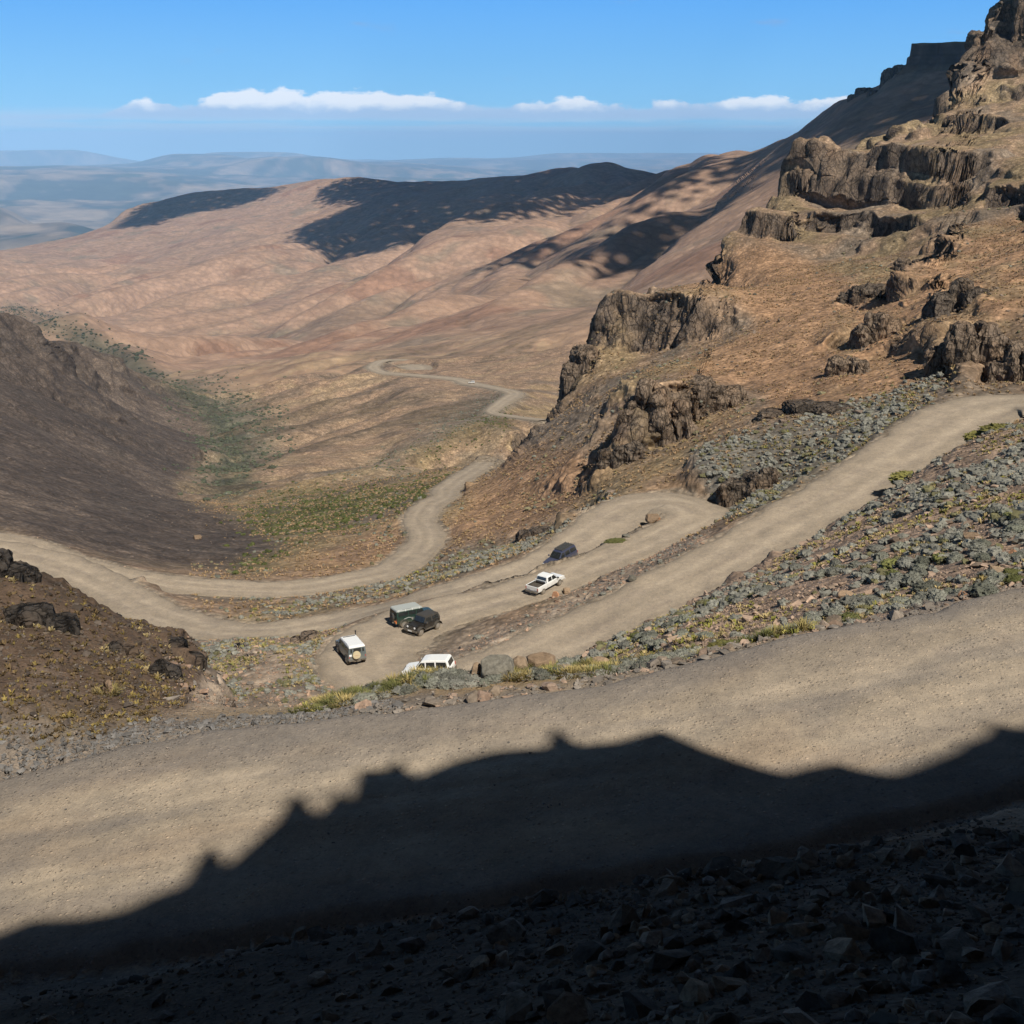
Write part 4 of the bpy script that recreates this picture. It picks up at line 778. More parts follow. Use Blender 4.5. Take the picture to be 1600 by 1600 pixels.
# open slopes, farther off
bz = lambda px, py, r: Z_['burnt'](px, py, r)
scatter('shrub', 22000, 130, 420, 300, 1660, lambda px, py, r, x, y: (1 - bz(px, py, r)) * (.03 + .6 * sst(nf(x, y, 14, 211) + .5 * nf(x, y, 5, 212), .1, .6)) * (1 - .8 * Z_['orange'](px, py, r)), (.4, 1.3, 1.8), 'leaf_grey', (.165, .145, .085), 'mountain', .35, .6, alt=(.35, 'leaf_grey', (.15, .15, .12)))
scatter('grass', 50000, 130, 400, 300, 1660, lambda px, py, r, x, y: (1 - bz(px, py, r)) * .75 * sst(nf(x, y, 9, 216), -.6, .1), (.5, 1.0, 1.8), 'grass_gold', (.32, .215, .125), 'mountain', .2, .6, alt=(.3, 'grass_gold', (.28, .20, .105)))
scatter('rock', 9000, 150, 520, 700, 1660, lambda px, py, r, x, y: .2 + .6 * sst(nf(x, y, 18, 213), .1, .5), (.3, 2.2, 2.3), 'rock_grey', (.17, .13, .10), 'mountain', .3, .6)
scatter('rock', 5000, 175, 600, -60, 480, lambda px, py, r, x, y: bz(px, py, r) * (.2 + .6 * sst(nf(x, y, 25, 214), .1, .5)), (.25, 1.6, 2.4), 'rock_brown', (.14, .11, .09), 'burnt', .3, .6)
scatter('shrub', 14000, 380, 1150, 200, 480, lambda px, py, r, x, y: Z_['scrub'](px, py, r) * (.3 + .7 * sst(nf(x, y, 40, 215), -.1, .3)), (1.1, 3.5, 2.), 'leaf_grey', (.085, .092, .060), 'valley', .3, 1)
scatter('shrub', 24000, 1150, 3600, 0, 330, lambda px, py, r, x, y: np.maximum(Z_['stream'](px, py, r), Z_['river'](px, py, r)) * .9, (2., 6.5, 2.2), 'leaf_green', (.06, .066, .042), 'valley', .3, 1)
scatter('shrub', 16000, 160, 760, 320, 820, lambda px, py, r, x, y: np.maximum(np.maximum(Z_['green'](px, py, r), Z_['green2'](px, py, r)), Z_['olive'](px, py, r) * .7) * .9, (.6, 1.5, 2.), 'leaf_green', (.075, .083, .028), 'heath', .25, .8)
scatter('shrub', 9000, 160, 800, 380, 820, lambda px, py, r, x, y: np.maximum(Z_['scrub2'](px, py, r), Z_['bluish'](px, py, r)) * .7, (.6, 1.5, 2.), 'leaf_grey', (.145, .150, .115), 'heath', .25, .8)

LAB = {
 ('rock','shade'): ('broken dark rock in the shaded rubble below the viewpoint', 'dark rocks in the shaded rubble'),
 ('rock','road'): ('loose pebble lying on the gravel of the near road', 'pebbles on the near road'),
 ('rock','edge'): ('grey or tan rock lying on the outer edge of the near road', 'rocks edging the near road'),
 ('rock','slope'): ('pinkish rock among grey shrubs on the slope above the near road', 'rocks on the shrubby slope'),
 ('rock','spur'): ('small brown rock on the burnt spur beside the near road', 'rocks on the burnt spur'),
 ('rock','scree'): ('tan stone on the scree below the near road', 'stones on the scree and berms'),
 ('rock','mountain'): ('weathered rock on the open mountain slope', 'rocks on the mountain slope'),
 ('rock','roadside'): ('tan stone along the edge of the winding lower road', 'stones along the lower road'),
 ('rock','burnt'): ('brown rock on the dark burnt hillside', 'rocks on the burnt hillside'),
 ('shrub','slope'): ('silver grey cushion shrub on the rocky slope above the near road', 'cushion shrubs on the rocky slope'),
 ('shrub','bank'): ('silver grey cushion shrub on the bank dropping from the near road', 'cushion shrubs on the roadside bank'),
 ('shrub','scree'): ('small grey shrub along the berm between two lower roads', 'shrubs on the berm'),
 ('shrub','shrubs'): ('grey shrub in the thicket under the orange grass slope', 'shrubs above the climbing road'),
 ('shrub','shrubs2'): ('low grey shrub on the verge beyond the parked cars', 'shrubs beyond the cars'),
 ('shrub','mountain'): ('scattered low shrub on the mountain slope', 'shrubs on the mountain slope'),
 ('shrub','valley'): ('dark bush in the valley bottom scrub', 'bushes in the valley'), ('shrub','heath'): ('heath bush on the far valley side', 'heath bushes'),
 ('grass','slope'): ('golden grass tussock between rocks on the slope above the near road', 'tussocks on the rocky slope'),
 ('grass','bank'): ('yellow green grass tussock on the bank below the near road', 'tussocks on the roadside bank'),
 ('grass','scree'): ('straw coloured tussock on the scree below the near road', 'tussocks on the scree'),
 ('rock','outcrop'): ('fallen basalt block at the foot of a crag', 'fallen blocks below the crags'), ('grass','outcrop'): ('golden tussock at the foot of a crag', 'tussocks below the crags'),
 ('grass','spur'): ('dry brown grass tussock on the burnt spur', 'tussocks on the burnt spur'),
 ('grass','shrubs'): ('golden tussock in the thicket under the orange grass slope', 'tussocks above the climbing road'),
 ('grass','shrubs2'): ('golden tussock on the verge beyond the parked cars', 'tussocks beyond the cars'),
 ('grass','mountain'): ('golden tussock on the mountain slope', 'tussocks on the mountain slope')}
def settle(kind, one_name, cat, bulk_name, limit, sink, aspect):
    it = ITEMS[kind]; big, small = KINDS_[kind]
    A = np.array([(q[0], q[1], q[2], q[3]) for q in it]); app = A[:, 3] / np.hypot(A[:, 0], A[:, 1])
    px, py = project(A[:, 0], A[:, 1], A[:, 2] + A[:, 3] * .3); app = app * ((px > 4) & (px < 1596) & (py < 1590) & (py > 0))
    order = np.argsort(-app)[:limit * 4]; vis = visible(A[order, 0], A[order, 1], A[order, 2], A[order, 3] * .35); order = order[vis][:limit]; top = set(order.tolist())
    meshes = {}
    for i in order:
        x, y, z, sz, mk, c, zone = it[i]; v = int(rng.integers(len(big))); key = (v, mk)
        if key not in meshes:
            o = mesh_obj(one_name, big[v][0], big[v][1], MT[mk], smooth=False); meshes[key] = o.data
        else: o = bpy.data.objects.new(one_name, meshes[key]); COL.objects.link(o)
        k = sz * .5 if kind != 'grass' else sz * .75
        o.location = (x, y, z + sink * k); o.rotation_euler = (rng.uniform(-.5, .5), rng.uniform(-.5, .5), rng.uniform(0, 6.28)) if kind == 'rock' else (0, 0, rng.uniform(0, 6.28)); f = rng.uniform(.8, 1.2, 3) * k; o.scale = f
        lb, gr = LAB[(kind, zone)]; tag(o, lb, cat, gr)
    V, Fc, Cc, nb = [], [], [], 0
    rest = np.array([i for i in range(len(it)) if i not in top]); pick = rng.integers(len(small), size=len(rest))
    for sv in range(len(small)):
        ids = rest[pick == sv]; v, f = small[sv]; n = len(ids)
        if not n: continue
        k = A[ids, 3] * (.5 if kind != 'grass' else .75); th = rng.uniform(0, 6.283, n); ct, st = np.cos(th), np.sin(th); sc = rng.uniform(.75, 1.25, (n, 3)) * k[:, None]
        q = v[None] * sc[:, None]; x = q[..., 0] * ct[:, None] - q[..., 1] * st[:, None]; y = q[..., 0] * st[:, None] + q[..., 1] * ct[:, None]
        P = np.stack([x + A[ids, 0:1], y + A[ids, 1:2], q[..., 2] + (A[ids, 2] + sink * k)[:, None]], -1); V.append(P.reshape(-1, 3))
        Fc.append((f[None] + (np.arange(n) * len(v))[:, None, None] + nb).reshape(-1, 3)); nb += n * len(v); Cc.append(np.repeat(np.array([it[i][5] for i in ids]), len(v), 0))
    o = mesh_obj(bulk_name, np.vstack(V), np.vstack(Fc), MT['bulk'], np.vstack(Cc), smooth=False); print(bulk_name, len(rest), nb); return o

# ------------------------------------------------------------------ rock outcrops: clustered basalt columns
def outcrop(px, py, v, wpx, hpx, nb_, seed, label, mk='crag', sub=4):
    """a crag whose foot is seen at px,py; wpx wide and hpx high in picture units, built there at true size"""
    a, r, z = pt(px, py, v); z = float(surf(np.array([a]), np.array([r]))[0]); k = math.hypot(r, z) / F; w, h = wpx * k, hpx * k / max(.6, math.cos(math.atan2(-z, r)))
    g = np.random.default_rng(seed); tx = np.array([math.cos(a), -math.sin(a)]); ty = np.array([math.sin(a), math.cos(a)]); V, Fc, nb = [], [], 0; v0, f0 = ico(sub)
    v0 = v0 / np.linalg.norm(v0, axis=1)[:, None]; n = max(2, nb_ // 4)
    for i in range(n):
        u = (i + .5) / n - .5 + g.uniform(-.08, .08); dpt = g.uniform(.1, .5); edge = 1 - (abs(u) * 2) ** 2 * .45; hh = h * 1.12 * g.uniform(.65, 1.1) * edge; ww = w / n * g.uniform(1.3, 1.9)
        q = np.sign(v0) * np.abs(v0) ** .5 * np.array([ww * .5, max(ww * .6, w * .22), hh]); th = g.uniform(-.5, .5); c_, s_ = math.cos(th), math.sin(th); q[:, :2] = q[:, :2] @ np.array([[c_, s_], [-s_, c_]])
        xy = tx * (u * w) + ty * (dpt * w * .5); q[:, :2] = np.outer(q[:, 0], tx) + np.outer(q[:, 1], ty) + xy
        zz = float(height(xy[0] + r * math.sin(a), xy[1] + r * math.cos(a))[0]) - z; q[:, 2] += min(zz, h * .35) - .30 * h
        nn = np.outer(v0[:, 0], tx) + np.outer(v0[:, 1], ty); nn = np.column_stack([nn, v0[:, 2] * .6]); S1 = h * .26; Q = q / S1; o_ = seed * 9.1
        d = np.tanh(3.5 * pn3(Q[:, 0] + o_, Q[:, 1], Q[:, 2] / 2.4, 181)) * .26 + .20 * (1 - 2.2 * np.abs(pn3(Q[:, 0] * 1.7 + o_, Q[:, 1] * 1.7, Q[:, 2] / 1.8, 182))) + .13 * pn3(Q[:, 0] * 4, Q[:, 1] * 4, Q[:, 2] * 2.6, 183) + .10 * np.tanh(4 * pn3(Q[:, 0] * .8, Q[:, 1] * .8, Q[:, 2] * 3.2, 184))
        q = q + nn * (d * S1 * 1.15)[:, None]; V.append(q); Fc.append(f0 + nb); nb += len(q)
    if r < 400:
        m_ = 26 + int(wpx * .9); uu = rng.uniform(-.75, .75, m_); vv_ = rng.normal(-.12, .28, m_); X = r * math.sin(a) + tx[0] * uu * w + ty[0] * vv_ * w; Y = r * math.cos(a) + tx[1] * uu * w + ty[1] * vv_ * w; Zs = height(X, Y); dr_ = np.min([seg_near(P, X, Y)[0] for P in ROADS.values()], axis=0)
        for k_ in np.nonzero(dr_ > .3)[0]:
            if k_ % 3: ITEMS['rock'].append((X[k_], Y[k_], Zs[k_], float(rng.uniform(.15, .5) ** 1.5 * min(w, 8) * .42 + .12), 'rock_grey' if mk == 'crag' else 'rock_brown', np.array((.15, .115, .085)) * rng.uniform(.6, 1.2), 'outcrop'))
            else: ITEMS['grass'].append((X[k_], Y[k_], Zs[k_], float(rng.uniform(.4, .9)) * (.6 if mk == 'black' else 1), 'grass_brown' if mk == 'black' else 'grass_gold', np.array(GG) * rng.uniform(.7, 1.1), 'outcrop'))
    V = np.vstack(V); big = r > 1000; S1 = h * .3; wv = V + np.array([r * math.sin(a), r * math.cos(a), z]); st = pn3(V[:, 0] / S1 / 2, V[:, 1] / S1 / 2, V[:, 2] / S1 * 3, 185); bl = sst(pn3(wv[:, 0] / 4, wv[:, 1] / 4, wv[:, 2] / 6, 186), 0, .4)[:, None] * .45
    c = np.outer(1 + .35 * st, C(.150, .112, .080) if mk == 'crag' else C(.100, .079, .060) if mk == 'crag_dark' else C(.045, .038, .032)); c = c * (1 - bl) + C(.20, .13, .08) * bl * (1 if mk == 'crag' else .5)
    o = mesh_obj('rock_outcrop', V, np.vstack(Fc), MT['hills' if big else 'hillside'], np.column_stack([np.clip(c, .01, 1), np.zeros(len(c))]), smooth=False); o.location = (r * math.sin(a), r * math.cos(a), z); return tag(o, label, 'rock outcrop', 'basalt outcrops')
outcrop(1030, 695, 189, 92, 105, 26, 1, 'tall brown basalt pillar standing below the orange grass slope')
outcrop(970, 728, 186, 60, 46, 12, 2, 'dark low crag at the left foot of the basalt pillar', 'crag_dark')
outcrop(1120, 655, 200, 70, 50, 14, 3, 'rounded crag joined to the right side of the basalt pillar')
outcrop(1165, 780, 151, 90, 40, 18, 4, 'dark undercut crag above the inner bend of the hairpin', 'crag_dark')
outcrop(1320, 590, 205, 46, 44, 12, 5, 'grey crag in orange grass above the climbing road')
outcrop(1370, 520, 225, 60, 62, 14, 6, 'jagged crag with black shadow on the orange slope', 'crag')
outcrop(1520, 602, 185, 120, 60, 24, 7, 'broken grey crags beside the end of the climbing road')
outcrop(1590, 610, 180, 70, 75, 16, 8, 'upright slabs of rock at the right edge over the road')
outcrop(1490, 520, 225, 70, 45, 14, 9, 'dark crag band above the broken grey crags', 'crag_dark')
outcrop(905, 585, 290, 50, 34, 10, 10, 'small crag on the skyline edge of the second cliff')
outcrop(1440, 385, 330, 60, 30, 12, 11, 'low rock step in the middle of the mountain slope')
outcrop(1350, 455, 280, 60, 34, 12, 12, 'dark ledge of rock between orange grass slopes', 'crag_dark')
outcrop(12, 925, 58, 50, 40, 9, 13, 'black jointed rock jutting from the burnt spur at its top', 'black')
outcrop(62, 975, 54, 80, 24, 14, 14, 'black cracked rock lying across the burnt spur', 'black')
outcrop(190, 1018, 53, 34, 18, 7, 15, 'small black rock in the middle of the burnt spur', 'black')
outcrop(165, 1064, 47, 16, 24, 4, 16, 'upright pale grey slab low on the burnt spur', 'crag')
outcrop(258, 1070, 51, 34, 26, 8, 17, 'brown overhanging clod at the right end of the burnt spur', 'black')
outcrop(270, 1022, 58, 70, 12, 14, 18, 'dark lip of rock at the tip of the burnt spur', 'black')
outcrop(1250, 655, 176, 110, 20, 14, 19, 'black cut bank under the lower edge of the orange grass', 'crag_dark')
outcrop(1392, 140, 2000, 52, 18, 24, 22, 'stepped dark shoulder of rock left of the flat-topped mountain', 'crag_dark')
outcrop(1343, 156, 2050, 30, 11, 12, 23, 'small dark rock knob on the skyline left of the flat-topped mountain', 'crag_dark')
outcrop(1590, 120, 655, 120, 60, 26, 24, 'tall brown cliff tower at the top right corner', 'crag', 5)
outcrop(478, 1000, 118, 34, 9, 5, 20, 'weathered tan rock beside the parked silver car')
outcrop(835, 855, 172, 50, 20, 7, 21, 'small dark ledge on the verge above the lower roads', 'crag_dark')

def boulder(px, py, v, wpx, hpx, seed, mk, label, sq=1.):
    a, r, z = pt(px, py, v); z = float(surf(np.array([a]), np.array([r]))[0]); k = math.hypot(r, z) / F; g = np.random.default_rng(seed)
    b = bmesh.new(); P = g.normal(size=(22, 3)); P /= np.linalg.norm(P, axis=1)[:, None]; P = np.sign(P) * np.abs(P) ** .75
    for p in P: b.verts.new(p)
    bmesh.ops.convex_hull(b, input=b.verts); bmesh.ops.delete(b, geom=[q for q in b.verts if not q.link_faces], context='VERTS'); bmesh.ops.bevel(b, geom=b.edges[:] , offset=.05, segments=1, affect='EDGES')
    bmesh.ops.triangulate(b, faces=b.faces); bmesh.ops.subdivide_edges(b, edges=b.edges[:], cuts=2); 
    for q in b.verts:
        q.co += Vector(q.co).normalized() * .05 * float(pn3(np.array([q.co.x * 3 + seed]), np.array([q.co.y * 3]), np.array([q.co.z * 3]), 171)[0])
    me = bpy.data.meshes.new('boulder'); b.to_mesh(me); b.free(); me.materials.append(MT[mk]); o = bpy.data.objects.new('boulder', me); COL.objects.link(o)
    w, h = wpx * k, hpx * k; o.scale = (w * .52, w * .42, h * .55); o.location = (r * math.sin(a), r * math.cos(a), z + h * .32); o.rotation_euler = (0, 0, -a + .2 * sq); return tag(o, label, 'boulder')
MT['b_tan'] = simple_mat('tan_boulder', (.26, .18, .115), .25, 4, .05); MT['b_orange'] = simple_mat('orange_boulder', (.36, .19, .105), .2, 4, .05); MT['b_yellow'] = simple_mat('yellow_boulder', (.38, .27, .13), .2, 4, .05); MT['b_grey'] = simple_mat('lichened_boulder', (.17, .155, .125), .4, 5, .05)
boulder(778, 1062, 43.6, 54, 44, 1, 'b_grey', 'large lichened grey boulder squarely on the edge of the near road')
boulder(845, 1047, 44.5, 50, 30, 2, 'b_tan', 'pointed tan boulder right of the large lichened grey boulder')
boulder(812, 1058, 44.2, 26, 34, 3, 'rock_grey', 'dark grey rock wedged between the large grey boulder and the pointed tan one')
boulder(744, 1066, 44, 18, 30, 4, 'rock_grey', 'narrow dark slab leaning against the large lichened grey boulder')
boulder(885, 1056, 43.6, 34, 22, 5, 'rock_grey', 'flat grey block right of the pointed tan boulder')
boulder(912, 1052, 43.6, 18, 16, 6, 'b_tan', 'small tan cube between grey blocks on the road edge')
boulder(945, 1054, 43.4, 20, 12, 7, 'b_yellow', 'small yellow block low on the edge of the near road')
boulder(938, 1036, 45, 34, 22, 8, 'b_tan', 'brown rounded block above the small yellow block')
boulder(1505, 942, 50.5, 26, 24, 9, 'b_orange', 'bright orange boulder at the foot of the rubble slope')
boulder(1392, 973, 48.5, 12, 12, 10, 'b_tan', 'pale round stone on the road edge under the orange boulder')
boulder(1305, 955, 50, 26, 26, 11, 'rock_grey', 'grey pointed rock at the foot of the shrubby slope')
boulder(1582, 858, 64, 14, 12, 12, 'b_orange', 'small orange rock high on the rubble slope at the right edge')
boulder(1548, 925, 54, 26, 14, 13, 'b_orange', 'flat orange rock right of the bright orange boulder')
boulder(1325, 890, 62, 28, 16, 14, 'b_tan', 'tan slab among grey shrubs on the rubble slope')
boulder(1520, 818, 72, 24, 14, 15, 'b_tan', 'pinkish block high among shrubs on the rubble slope')
boulder(868, 920, 120, 12, 14, 16, 'b_orange', 'orange rock on the berm in front of the white pickup')
boulder(886, 905, 122, 14, 10, 17, 'b_tan', 'tan rock on the berm near the nose of the white pickup')
boulder(988, 886, 114, 14, 12, 18, 'b_grey', 'round grey rock beside the climbing road berm')
boulder(1020, 812, -46.3, 24, 14, 31, 'b_tan', 'tan rock at the head of the island inside the hairpin')
boulder(1026, 812, -46.4, 12, 8, 32, 'b_orange', 'orange rock at the tip of the island inside the hairpin')
boulder(978, 838, -46.8, 14, 7, 33, 'b_grey', 'grey rock in the middle of the island inside the hairpin')
def bush(px, py, v, wpx, hpx, seed, mk, label):
    a, r, z = pt(px, py, v); z = float(surf(np.array([a]), np.array([r]))[0]); k = math.hypot(r, z) / F; vv, ff = cushion(seed, 4, .07); o = mesh_obj('shrub', vv, ff, MT[mk], smooth=False); w, h = wpx * k, hpx * k
    o.scale = (w * .55, w * .35, h * .9); o.location = (r * math.sin(a), r * math.cos(a), z); o.rotation_euler = (0, 0, -a + .25); tag(o, label, 'shrub')
bush(962, 846, -47.0, 34, 10, 61, 'leaf_green', 'low green cushion bush at the lower end of the hairpin island')
bush(1566, 668, 143, 56, 20, 62, 'leaf_moss', 'bright yellow green bush at the outer edge of the climbing road near the right border')
bush(1530, 680, 143, 40, 20, 65, 'leaf_moss', 'yellow green bush just below the brightest one on the outer road edge')
bush(1424, 714, 131, 56, 20, 63, 'leaf_moss', 'yellow green bush hanging over the lower edge of the climbing road')
bush(985, 1012, 50, 60, 44, 64, 'leaf_moss', 'large yellow green bush above the near road between grey cushions')
bush(1140, 972, 52, 70, 30, 66, 'leaf_moss', 'broad yellow green bush under the grey shrubs beside the near road')
boulder(925, 856, -47.6, 12, 5, 35, 'b_tan', 'flat tan stone below the green bush of the hairpin island')
boulder(387, 1074, 76, 18, 12, 19, 'b_grey', 'round grey boulder on the scree below the near road')
boulder(345, 1030, 80, 16, 8, 20, 'b_grey', 'flat pale boulder at the top of the scree')
boulder(310, 858, 232, 14, 8, 21, 'b_tan', 'lone tan boulder on the dark burnt hillside')
boulder(596, 890, 167, 6, 5, 22, 'rock_brown', 'small dark rock beside the bend of the valley road')
tag(settle('rock', 'rock', 'rock', 'rubble', 300, .15, 1), 'loose small stones strewn over slopes and road edges', 'rubble', kind='stuff')
tag(settle('shrub', 'shrub', 'shrub', 'shrubbery', 300, .1, 1), 'low grey and green scrub covering the slopes', 'scrub', kind='stuff')
tag(settle('grass', 'grass_tussock', 'grass tussock', 'grass', 300, -.05, 1), 'dry golden grass growing over the slopes', 'grass', kind='stuff')

# ------------------------------------------------------------------ vehicles
def paint(name, c, rough=.35, metal=0., coat=.3, du=.55):
    m, nt, b = mat(name); p = N(nt, 'ShaderNodeTexCoord').outputs['Object']; n = N(nt, 'ShaderNodeTexNoise', {'Vector': p, 'Scale': 2.5, 'Detail': 4.}).outputs[0]
    sp = N(nt, 'ShaderNodeSeparateXYZ', {0: p}).outputs[2]; dust = M(nt, 'MULTIPLY', MR(nt, sp, 1.3, .2, .04, du), MR(nt, n, .3, .7, .5, 1.2))
    nt.links.new(MIX(nt, dust, c, (.30, .24, .17)), b.inputs['Base Color']); b.inputs['Roughness'].default_value = rough; b.inputs['Metallic'].default_value = metal; b.inputs['Coat Weight'].default_value = coat; b.inputs['Specular IOR Level'].default_value = .5; return m
P_ = dict(steel=paint('blue_grey_paint', (.10, .125, .13)), white=paint('white_paint', (.78, .78, .76)), green=paint('dark_green_paint', (.010, .034, .026), du=.25), cream=paint('pale_roof_paint', (.34, .36, .34), .7, 0, 0), black=paint('black_paint', (.008, .008, .009), du=.18),
          navy=paint('navy_paint', (.035, .045, .09)), tyre=paint('tyre_rubber', (.03, .028, .026), .9, 0, 0), rim=paint('wheel_alloy', (.42, .40, .37), .4, .5, 0), trim=paint('black_plastic', (.02, .02, .02), .7, 0, 0), glass=paint('dark_glass', (.012, .016, .018), .08), cover=paint('beige_cover', (.52, .44, .28), .7, 0, 0),
          red=paint('red_lens', (.45, .03, .02), .2), amber=paint('amber_lens', (.7, .18, .03), .2), lens=paint('clear_lens', (.85, .85, .85), .1), dusty=paint('dusty_black', (.035, .032, .028), .8, 0, 0, .3), chrome=paint('mirror_metal', (.6, .6, .6), .2, .9))
class VB:
    def __init__(s): s.b = bmesh.new()
    def loft(s, prof, hw, bev=.03):
        """side outline (x,z) carried across the width hw(x,z)"""
        n = len(prof); l = [s.b.verts.new((x, hw(x, z), z)) for x, z in prof]; r = [s.b.verts.new((x, -hw(x, z), z)) for x, z in prof]
        fs = [s.b.faces.new(l[::-1]), s.b.faces.new(r)] + [s.b.faces.new((l[i], l[(i+1) % n], r[(i+1) % n], r[i])) for i in range(n)]
        es = {e for f in fs for e in f.edges}; bmesh.ops.recalc_face_normals(s.b, faces=fs)
        if bev: bmesh.ops.bevel(s.b, geom=list(es), offset=bev, segments=2, affect='EDGES', clamp_overlap=True)
        return s
    def box(s, x0, x1, y0, y1, z0, z1, bev=.01):
        return s.poly([(x0, y0, z0), (x1, y0, z0), (x1, y1, z0), (x0, y1, z0)], (0, 0, z1 - z0), bev)
    def poly(s, pts, ex, bev=0):
        a = [s.b.verts.new(p) for p in pts]; c = [s.b.verts.new(Vector(p) + Vector(ex)) for p in pts]; n = len(a)
        fs = [s.b.faces.new(a), s.b.faces.new(c[::-1])] + [s.b.faces.new((a[i], a[(i+1) % n], c[(i+1) % n], c[i])) for i in range(n)]
        bmesh.ops.recalc_face_normals(s.b, faces=fs)
        if bev: bmesh.ops.bevel(s.b, geom=list({e for f in fs for e in f.edges}), offset=bev, segments=1, affect='EDGES')
        return s
    def cyl(s, c, r, w, ax='y', seg=24, bev=.02, r2=None):
        M_ = Matrix.Translation(c) @ (Matrix.Rotation(R(90), 4, 'X') if ax == 'y' else Matrix.Rotation(R(90), 4, 'Y') if ax == 'x' else Matrix.Identity(4))
        g = bmesh.ops.create_cone(s.b, cap_ends=True, segments=seg, radius1=r, radius2=r2 or r, depth=w, matrix=M_)
        if bev: bmesh.ops.bevel(s.b, geom=list({e for v in g['verts'] for e in v.link_edges if len(e.link_faces) == 2 and e.calc_face_angle(0) > 1}), offset=bev, segments=2, affect='EDGES')
        return s
    def arch(s, cx, cz, r, y, w, t=.06, a0=0, a1=180):
        for i in range(12):
            p, q = R(a0 + (a1 - a0) * i / 12), R(a0 + (a1 - a0) * (i + 1) / 12)
            s.poly([(cx + math.cos(k) * rr, y, cz + math.sin(k) * rr) for k, rr in ((p, r), (q, r), (q, r + t), (p, r + t))], (0, w, 0))
        return s
    def build(s, name, m, parent, label=None):
        me = bpy.data.meshes.new(name); s.b.to_mesh(me); s.b.free(); me.materials.append(P_[m]); o = bpy.data.objects.new(name, me); COL.objects.link(o); o.parent = parent
        if label: o['label'] = label
        return o
def wheels(t, xs, r, y, w=.24, spokes=True):
    for x in xs:
        for sgn in (1, -1):
            ty = VB().cyl((x, sgn * y, r), r, w, bev=.05).build('wheel', 'tyre', t)
            b = VB().cyl((x, sgn * (y + w * .5), r), r * .58, .03, bev=.008).cyl((x, sgn * (y + w * .5 + .02), r), r * .2, .05)
            b.build('rim', 'rim', ty)
def place(name, label, cat, px, py, v, heading, road):
    a, r, z = pt(px, py, v); x, y = r * math.sin(a), r * math.cos(a); P = ROADS[road]; h = Vector(heading).normalized()
    def rz(X, Y):
        k = np.argmin((P[:, 0] - X) ** 2 + (P[:, 1] - Y) ** 2 + (P[:, 2] - z) ** 2 * 4); k0 = max(0, k - 1); k1 = min(len(P) - 1, k + 1); dv = P[k1, :3] - P[k0, :3]; t = np.dot(np.array([X, Y]) - P[k0, :2], dv[:2]) / (np.dot(dv[:2], dv[:2]) + 1e-9); return P[k0, 2] + np.clip(t, 0, 1) * dv[2]
    zf, zb = rz(x + h.x * 2, y + h.y * 2), rz(x - h.x * 2, y - h.y * 2); side = Vector((-h.y, h.x)); zl, zr_ = rz(x + side.x, y + side.y), rz(x - side.x, y - side.y)
    o = bpy.data.objects.new(name, None); COL.objects.link(o); o.location = (x, y, (zf + zb) / 2 - .03); X = Vector((h.x * 4, h.y * 4, zf - zb)).normalized(); Yv = Vector((side.x * 2, side.y * 2, zl - zr_)); Zv = X.cross(Yv).normalized(); Yv = Zv.cross(X)
    o.rotation_euler = Matrix((X, Yv, Zv)).transposed().to_euler(); return tag(o, label, cat)
def side_panel(b, hw, q, off=.006, th=.012):
    """window on both flanks: q = outline (x,z)"""
    for sgn in (1, -1):
        P = [(x, sgn * (hw(x, z) + off - th), z) for x, z in q]; b.poly(P, (0, sgn * th, 0))
    return b
